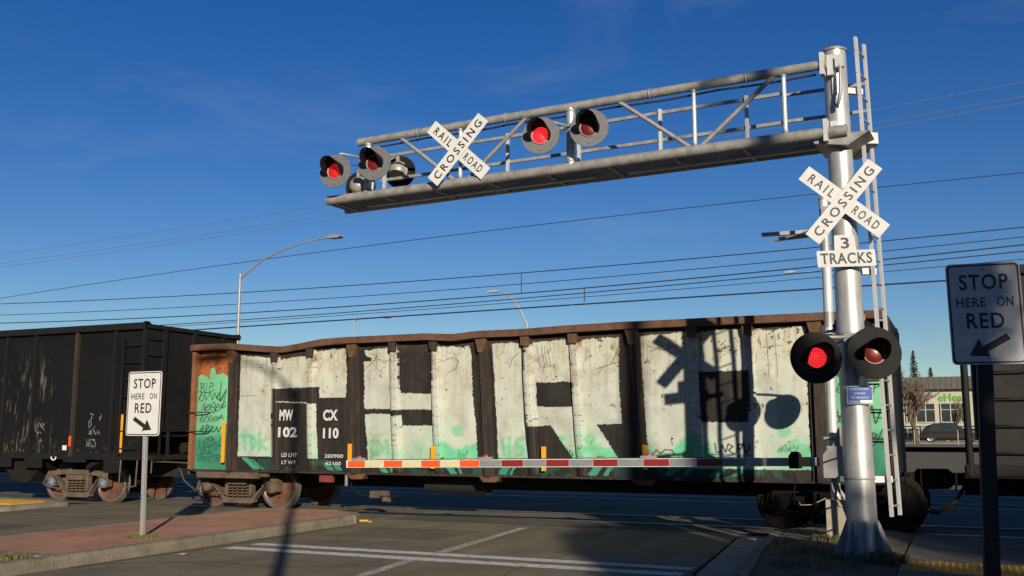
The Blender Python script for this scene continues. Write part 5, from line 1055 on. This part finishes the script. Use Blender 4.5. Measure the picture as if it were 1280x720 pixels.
utility_pole((-75, 40, -.02), 13.2, 'wooden utility pole far out of the picture on the left'); utility_pole((45, 40, -.02), 16.0, 'wooden utility pole far out of the picture on the right')
# behind the camera: the lamp and the wooden pole whose shadows fall on the cars
street_lamp((1.10, -2.15, 0), 8.85, (-2.1, .25), .62, 'street lamp standing behind the viewer whose shadow crosses the road', r=.10, name='street_lamp', grp='street lamps behind the viewer')
utility_pole((12.35, -7.9, 0), 14.0, 'wooden utility pole behind the viewer whose shadow falls on the car', arms=((.8, 2.2),))

# ================================================================== BACKGROUND RIGHT: OFFICE, CAR, TREES
off = thing('office_building', (2, 101, .8), 'cream two-storey office building with dark roof band and green lettering, seen between the cars', 'building')
b = MB(); b.box((-26, 101.2, .7), (30, 118, 5.6)); b.build('wall', M['stucco'], off)
b = MB(); b.box((-26.6, 100.5, 5.60), (30.6, 118.6, 6.75)); rf = b.build('roof_fascia', M['fascia'], off)
for x in np.arange(-26.5, 30.5, .5): b = MB(); b.box((x - .03, 100.46, 5.62), (x + .03, 100.5, 6.74)); b.build('fascia_seam', M['fascia'], rf)
def window(x0, x1, z0, z1, n):
    b = MB(); b.box((x0, 101.10, z0), (x1, 101.16, z1)); w = b.build('window', M['glass'], off)
    b = MB()
    for k in range(n + 1): x = x0 + (x1 - x0) * k / n; b.box((x - .045, 101.03, z0), (x + .045, 101.10, z1))
    b.box((x0, 101.035, z0 - .05), (x1, 101.095, z0 + .04)); b.box((x0, 101.035, z1 - .04), (x1, 101.095, z1 + .05)); b.box((x0, 101.04, z0 + (z1 - z0) * .66 - .03), (x1, 101.09, z0 + (z1 - z0) * .66 + .03)); b.build('frame', M['stucco'], w)
for x in (-22, -18.5, -15, -11.5, -8.3, -4.6, -1.6, 2.2, 6, 10, 14): window(x, x + 2.5, 2.55, 4.3, 3)
for x in (-22, -18.5, -15, -11.5, -8.3, -5.1, -1.0, 2.2, 6, 10, 14): window(x, x + (1.5 if x == -5.1 else 2.6), .95, 2.0, 3)
b = MB(); b.box((-3.4, 101.0, .9), (-1.15, 101.18, 2.15)); gp = b.build('green_panel', M['greenglass'], off)
for k in range(6): b = MB(); b.box((-3.4 + k * .42, 100.95, .9), (-3.36 + k * .42, 101.0, 2.15)); b.build('mullion', M['stucco'], gp)
b = MB(); b.box((-26.1, 100.9, 2.2), (30.1, 101.2, 2.42)); b.build('floor_band', M['stucco'], off)
b = MB(); lettering(b, 'eHeal', -1.75, .5, 4.50, 5.20, (0, 101.12, 0), AX, AZ, .02); b.build('sign_lettering', M['green_sign'], off, fix=False)
# the grey car on the far road
def passenger_car():
    x0, y0, z0 = -2.95, 82.5, .80; L = 4.35
    o = thing('grey_car', (x0 + L / 2, y0 + .9, z0), 'dark grey hatchback on the far road in front of the office building', 'car')
    def sec(x): # body shoulder height, lower height
        return interp(x, [(0, .62), (.05, .80), (.5, .90), (2.6, .92), (3.4, .90), (4.1, .74), (4.35, .50)])
    xs = np.linspace(0, L, 30); b = MB(); prof = []
    for x in xs:
        t = sec(x); hw = .88 * (1 - .10 * abs(2 * x / L - 1) ** 4); lo = .22
        prof += [(x0 + x, y0 + .9 - hw * a, z0 + z) for a, z in ((.90, lo), (1.0, lo + .14), (1.0, lo + (t - lo) * .55), (.95, t - .06), (.86, t), (-.86, t), (-.95, t - .06), (-1.0, lo + (t - lo) * .55), (-1.0, lo + .14), (-.90, lo))]
    n = 10; b.add(prof, [(j * n + i, j * n + (i + 1) % n, (j + 1) * n + (i + 1) % n, (j + 1) * n + i) for j in range(29) for i in range(n)], True); b.add(prof[:n], [tuple(range(n))]); b.add(prof[-n:], [tuple(range(n))]); body = b.build('body', M['carpaint'], o)
    rl = [(.12, .86), (.55, 1.30), (1.1, 1.49), (2.0, 1.54), (2.6, 1.46), (3.45, .90)]; cabin = MB(); g = []
    for x, z in rl:
        hw = .80 if z < 1. else .62; g += [(x0 + x, y0 + .9 - hw, z0 + z), (x0 + x, y0 + .9 + hw, z0 + z), (x0 + x, y0 + .9 + .82, z0 + .86), (x0 + x, y0 + .9 - .82, z0 + .86)]
    cabin.add(g, [(4 * j + i, 4 * j + (i + 1) % 4, 4 * j + 4 + (i + 1) % 4, 4 * j + 4 + i) for j in range(5) for i in range(4)]); cabin.build('cabin', M['carpaint'], o)
    for poly in ([(.62, .96), (.85, 1.28), (1.2, 1.40), (1.55, 1.43), (1.55, .96)], [(1.63, .96), (1.63, 1.43), (2.1, 1.44), (2.5, 1.37), (3.1, .96)]):
        w = MB(); w.add([(x0 + x, y0 + .9 - (.83 - .19 * (z - .86) / .6) - .012, z0 + z) for x, z in poly], [tuple(range(len(poly)))]); w.build('side_window', M['glass'], o)
    for cx in (.80, 3.55):
        for sy in (-1, 1):
            w = MB(); w.lathe([(-.11, .22), (-.10, .31), (-.06, .335), (.06, .335), (.10, .31), (.11, .22)], (x0 + cx, y0 + .9 + sy * .79, z0 + .335), (0, sy, 0), 24); wh = w.build('wheel', M['tyre'], o, fix=False)
            w = MB(); w.lathe([(.07, 0), (.09, .06), (.075, .10), (.085, .22), (.11, .235)], (x0 + cx, y0 + .9 + sy * .79, z0 + .335), (0, sy, 0), 24); w.build('rim', M['alloy'], wh, fix=False)
            w = MB(); w.add([(x0 + cx + .40 * math.cos(R(a)), y0 + .9 + sy * .885, z0 + .335 + .40 * math.sin(R(a))) for a in range(0, 181, 15)], [tuple(range(13))]); w.build('wheel_arch', M['tyre'], o)
    w = MB(); w.obox((x0 + 4.12, y0 + .25, z0 + .66), (.34, .2, .12), (1, .15, -.3), (-.15, 1, 0), (.3, 0, 1)); w.build('headlight', M['white_paint'], o)
    w = MB(); w.obox((x0 + 2.9, y0 - .02, z0 + .98), (.16, .14, .11), (1, 0, 0), (0, 1, 0), (0, 0, 1)); w.build('wing_mirror', M['carpaint'], o)
passenger_car()
# fence on the verge
fn = thing('wire_fence', (0, 70, .8), 'low wire mesh fence with thin posts on the verge before the far road', 'fence')
for x in np.arange(-8, 6, 2.6): b = MB(); b.tube((x, 70, .6), (x, 70, 1.75), .03, seg=6); b.build('post', M['galv_dull'], fn)
for z in (.95, 1.3, 1.7): b = MB(); b.tube((-8, 70, z), (6, 70, z), .008, seg=4); b.build('strand', M['bark'], fn)
# bare trees
def bare_tree(base, h, spread, label, seed, nb=6):
    q = random.Random(seed); base = Vector(base); o = thing('bare_tree', base, label, 'tree', 'bare street trees')
    tr = MB(); tw = MB()
    def grow(p, d, L, r, lvl, mb):
        pts = [p]; dd = d.copy()
        for k in range(4):
            dd = (dd + Vector((q.uniform(-.16, .16), q.uniform(-.16, .16), q.uniform(-.02, .16)))).normalized(); pts.append(pts[-1] + dd * L / 4)
        mb.path(pts, r, 6 if lvl < 2 else 3, [r * (1 - .16 * k) for k in range(5)])
        if lvl >= 4: return
        for k in range(nb if lvl else 7):
            t = q.uniform(.35, 1.); i = min(3, int(t * 4)); b0 = pts[i].lerp(pts[i + 1], t * 4 - i); a = q.uniform(0, 6.283); s = Vector((math.cos(a), math.sin(a), q.uniform(.1, .7))) * spread
            nd = (dd * .75 + s).normalized(); grow(b0, nd, L * q.uniform(.5, .72), r * .56, lvl + 1, tr if lvl < 1 else tw)
    grow(base, Vector((0, 0, 1)), h * .40, h * .030, 0, tr); tr.build('trunk', M['bark'], o, fix=False); tw.build('crown', M['twig'], o, fix=False)
bare_tree((-2.75, 72, .75), 6.6, .8, 'bare twiggy tree at the end of the graffiti car, before the conifer', 21, 5)
bare_tree((-.75, 95, .8), 4.6, .55, 'thin bare sapling in front of the office windows', 22, 4)
def leaf_cloud(n, blobs, size, seed):
    g = np.random.default_rng(seed); Vs = []; w = np.array([b[3] * b[4] * b[5] for b in blobs]); ks = g.choice(len(blobs), n, p=w / w.sum())
    d = g.normal(size=(n, 3)); d /= np.linalg.norm(d, axis=1)[:, None]; rr = g.random(n) ** .45
    B = np.array(blobs)[ks]; c = B[:, :3] + d * rr[:, None] * B[:, 3:6]; a = g.normal(size=(n, 3)); a /= np.linalg.norm(a, axis=1)[:, None]; t = np.cross(a, g.normal(size=(n, 3))); t /= np.linalg.norm(t, axis=1)[:, None]
    s = size * g.uniform(.6, 1.3, n)[:, None]; Vs = np.stack([c - a * s, c + t * s * .55, c + a * s, c - t * s * .55], 1).reshape(-1, 3)
    return Vs.tolist(), [(4 * i, 4 * i + 1, 4 * i + 2, 4 * i + 3) for i in range(n)]
def leafy_tree(name, base, h, blobs, n, size, label, grp, seed, lm=None, tr=.25):
    base = Vector(base); o = thing(name, base, label, 'tree', grp); q = random.Random(seed)
    b = MB(); b.path([base, base + Vector((.05, .05, h * .4)), base + Vector((.1, 0, h * .8))], tr, 10, [tr, tr * .75, tr * .3])
    for bl in blobs: c = Vector(bl[:3]); b.path([base + Vector((.05, 0, h * .35)), (base + Vector((0, 0, h * .45))).lerp(c, .6), c], tr * .3, 6, [tr * .45, tr * .25, tr * .1])
    b.build('trunk', M['bark'], o, fix=False); v, f = leaf_cloud(n, blobs, size, seed); b = MB(); b.add(v, f); b.build('crown', lm or M['leaf'], o, fix=False)
def conifer(base, h, r, label, seed):
    base = Vector(base); q = random.Random(seed); o = thing('conifer', base, label, 'tree', 'conifers behind the office')
    b = MB(); b.path([base, base + Vector((0, 0, h))], .2, 8, [.28, .03]); b.build('trunk', M['bark'], o)
    b = MB()
    for k in range(900):
        t = q.random() ** .8; z = .12 * h + t * h * .88; R_ = r * (1 - t) * q.uniform(.35, 1.1) + .05; a = q.uniform(0, 6.283); c = base + Vector((R_ * math.cos(a), R_ * math.sin(a), z - R_ * .25)); d = Vector((math.cos(a), math.sin(a), -.35)); s = Vector((-d.y, d.x, q.uniform(-.3, .3))); w = .16 + .22 * (1 - t)
        b.quad(c - d * w, c + s * w * .5, c + d * w * 1.3, c - s * w * .5)
    b.build('crown', M['conifer'], o, fix=False)
conifer((-4.5, 122, .7), 10.2, 1.5, 'dark pointed conifer behind the office roof, above the bare tree', 31); conifer((-2.9, 128, .7), 8.6, 1.0, 'shorter dark conifer right of the pointed one', 33); conifer((-6.3, 120, .7), 8.6, 1.5, 'dark conifer left of the pointed one, mostly behind the pole light', 34)
# trees behind the viewer that shade the right foreground
leafy_tree('leafy_tree', (16.0, -12.2, 0), 10.2, [(14.8, -12.0, 7.85, 2.0, 1.2, 1.95), (15.68, -12.0, 10.1, .48, .5, .8), (15.5, -12.0, 10.35, .42, .4, .7), (15.75, -12.1, 9.8, .4, .3, .8), (18.35, -12.2, 10.2, 1.2, .3, .42), (17.1, -12.2, 6.9, 2.2, .5, 1.85), (13.6, -12, 6.4, 1.8, 1.6, 1.8), (16, -12, 5.8, 3.2, 1.8, 2.0)], 17000, .17, 'broad leafy tree behind the viewer, shading the right of the road', 'trees behind the viewer', 41)
leafy_tree('leafy_tree', (20.2, -12.0, 0), 10.2, [(19.9, -12.0, 8.4, 2.0, 1.0, 2.3), (21.5, -12.3, 8.4, 2.3, 2.0, 2.4), (20.0, -12, 5.4, 3.0, 1.8, 2.4)], 14000, .17, 'second leafy tree behind the viewer, right of the broad one', 'trees behind the viewer', 42)
leafy_tree('leafy_tree', (25.6, -12.5, 0), 15.5, [(25.0, -12.0, 11.5, 2.8, 2.2, 3.4), (27.2, -12.3, 11.0, 3.0, 2.2, 4.2), (25.5, -12, 6.8, 3.4, 1.8, 3.4)], 18000, .19, 'tall leafy tree behind the viewer, farthest right', 'trees behind the viewer', 43)
leafy_tree('leafy_bush', (12.2, -12, 0), 5.5, [(12.0, -12, 4.2, 2.0, 1.4, 1.6), (15.5, -12, 3.0, 3.0, 1.4, 2.0), (20.0, -12, 3.0, 3.6, 1.4, 2.0), (25.5, -12, 3, 3.4, 1.4, 2.4)], 16000, .16, 'hedge of tall shrubs behind the viewer, under the trees', 'trees behind the viewer', 44, tr=.12)

# unseen shop buildings added behind the viewer to block low sky light
def blocker(x0, x1, h, wallm, label):
    o = thing('sky_blocker_building', ((x0 + x1) / 2, -46, 0), label, 'building', 'added sky blockers behind the viewer')
    b = MB(); b.box((x0, -58, -.1), (x1, -42, h)); b.build('wall', wallm, o); b = MB(); b.box((x0 - .15, -58.1, h), (x1 + .15, -41.8, h + .35)); b.build('parapet', M['fascia'], o)
    for k in range(int((x1 - x0) / 4)):
        xa = x0 + 1 + k * 4
        b = MB(); b.box((xa, -41.97, .5), (xa + 2.6, -41.9, 2.8)); w = b.build('window', M['glass'], o); b = MB(); b.box((xa - .1, -41.93, .36), (xa + 2.7, -41.8, .5)); b.build('sill', M['concrete'], w)
        b = MB(); b.box((xa, -41.97, 5.0), (xa + 2.6, -41.9, 7.0)); w = b.build('window', M['glass'], o); b = MB(); b.box((xa - .1, -41.93, 4.86), (xa + 2.7, -41.8, 5.0)); b.build('sill', M['concrete'], w)
M['brownwall'] = mat('brown_brick_wall', (.20, .13, .09), .9, var=.2, scale=3, bump=.3)
blocker(-40, -14, 10.5, M['brownwall'], 'brown two-storey shop building added unseen behind the viewer, on the left'); blocker(-13, 12, 11.2, M['stucco'], 'cream shop building added unseen behind the viewer, in the middle'); blocker(13, 42, 11.6, M['brownwall'], 'brown shop building added unseen behind the viewer, on the right')

# ================================================================== GRASS, WEEDS, LITTER
def tufts(name, spots, label, seed, m=None):
    q = random.Random(seed); b = MB()
    for x, y, z, r, n, h in spots:
        for k in range(n):
            a = q.uniform(0, 6.283); rr = r * math.sqrt(q.random()); px_, py = x + rr * math.cos(a), y + rr * math.sin(a) * .8; t = q.uniform(0, 6.283); lx, ly = math.cos(t) * h * q.uniform(.2, .9), math.sin(t) * h * q.uniform(.2, .9); hh = h * q.uniform(.4, 1.1); w = q.uniform(.004, .009)
            b.add([(px_ - w * math.sin(t), py + w * math.cos(t), z - .01), (px_ + w * math.sin(t), py - w * math.cos(t), z - .01), (px_ + lx * .5 + w * .6 * math.sin(t), py + ly * .5 - w * .6 * math.cos(t), z + hh * .7), (px_ + lx * .5 - w * .6 * math.sin(t), py + ly * .5 + w * .6 * math.cos(t), z + hh * .7), (px_ + lx, py + ly, z + hh)], [(0, 1, 2, 3), (3, 2, 4)])
    return tag(b.build(name, m or M['grass'], fix=False), label, 'grass', kind='stuff')
tufts('grass', [(-10.55, 10.74, .145, .24, 700, .045), (-10.35, 10.66, .145, .2, 350, .03), (-10.72, 10.7, .145, .15, 200, .035)], 'tuft of grass at the foot of the island sign', 51)
tufts('weeds', [(-10.3 - .17 * k, 8.5 - .10 * (k % 3), .12, .2, 320, .07) for k in range(12)] + [(-10.3, 7.6, .1, .25, 200, .09), (-11, 7.4, .1, .4, 300, .09)], 'weeds in the soil at the near end of the island', 52)
tufts('grass', [(-1.62, 13.95, .15, .26, 340, .12), (-1.40, 13.85, .15, .2, 200, .12), (-.85, 12.25, .15, .22, 320, .12), (-1.3, 12.1, .15, .28, 300, .09), (-.95, 12.75, .15, .2, 160, .1), (-1.7, 12.6, .16, .4, 260, .07), (-2.0, 13.6, .15, .4, 240, .06), (-1.5, 11.4, .16, .5, 300, .07)], 'grass on the verge around the pole and the gate', 53)
b = MB(); b.add([(-9.56, 10.40, .006), (-9.42, 10.36, .007), (-9.36, 10.43, .03), (-9.44, 10.49, .008), (-9.54, 10.47, .012)], [(0, 1, 2, 3, 4)]); tag(b.build('litter', M['litter'], fix=False), 'scrap of white paper lying beside the island kerb', 'litter')
b = MB(); b.obox((-9.96, 15.55, .02), (.16, .07, .03), (1, .3, 0), (-.3, 1, 0), (0, 0, 1)); b.obox((-9.80, 15.48, .012), (.07, .05, .02), (1, -.3, 0), (.3, 1, 0), (0, 0, 1)); tag(b.build('marker_fragment', M['yellow']), 'broken amber marker fragment lying at the island nose', 'litter')
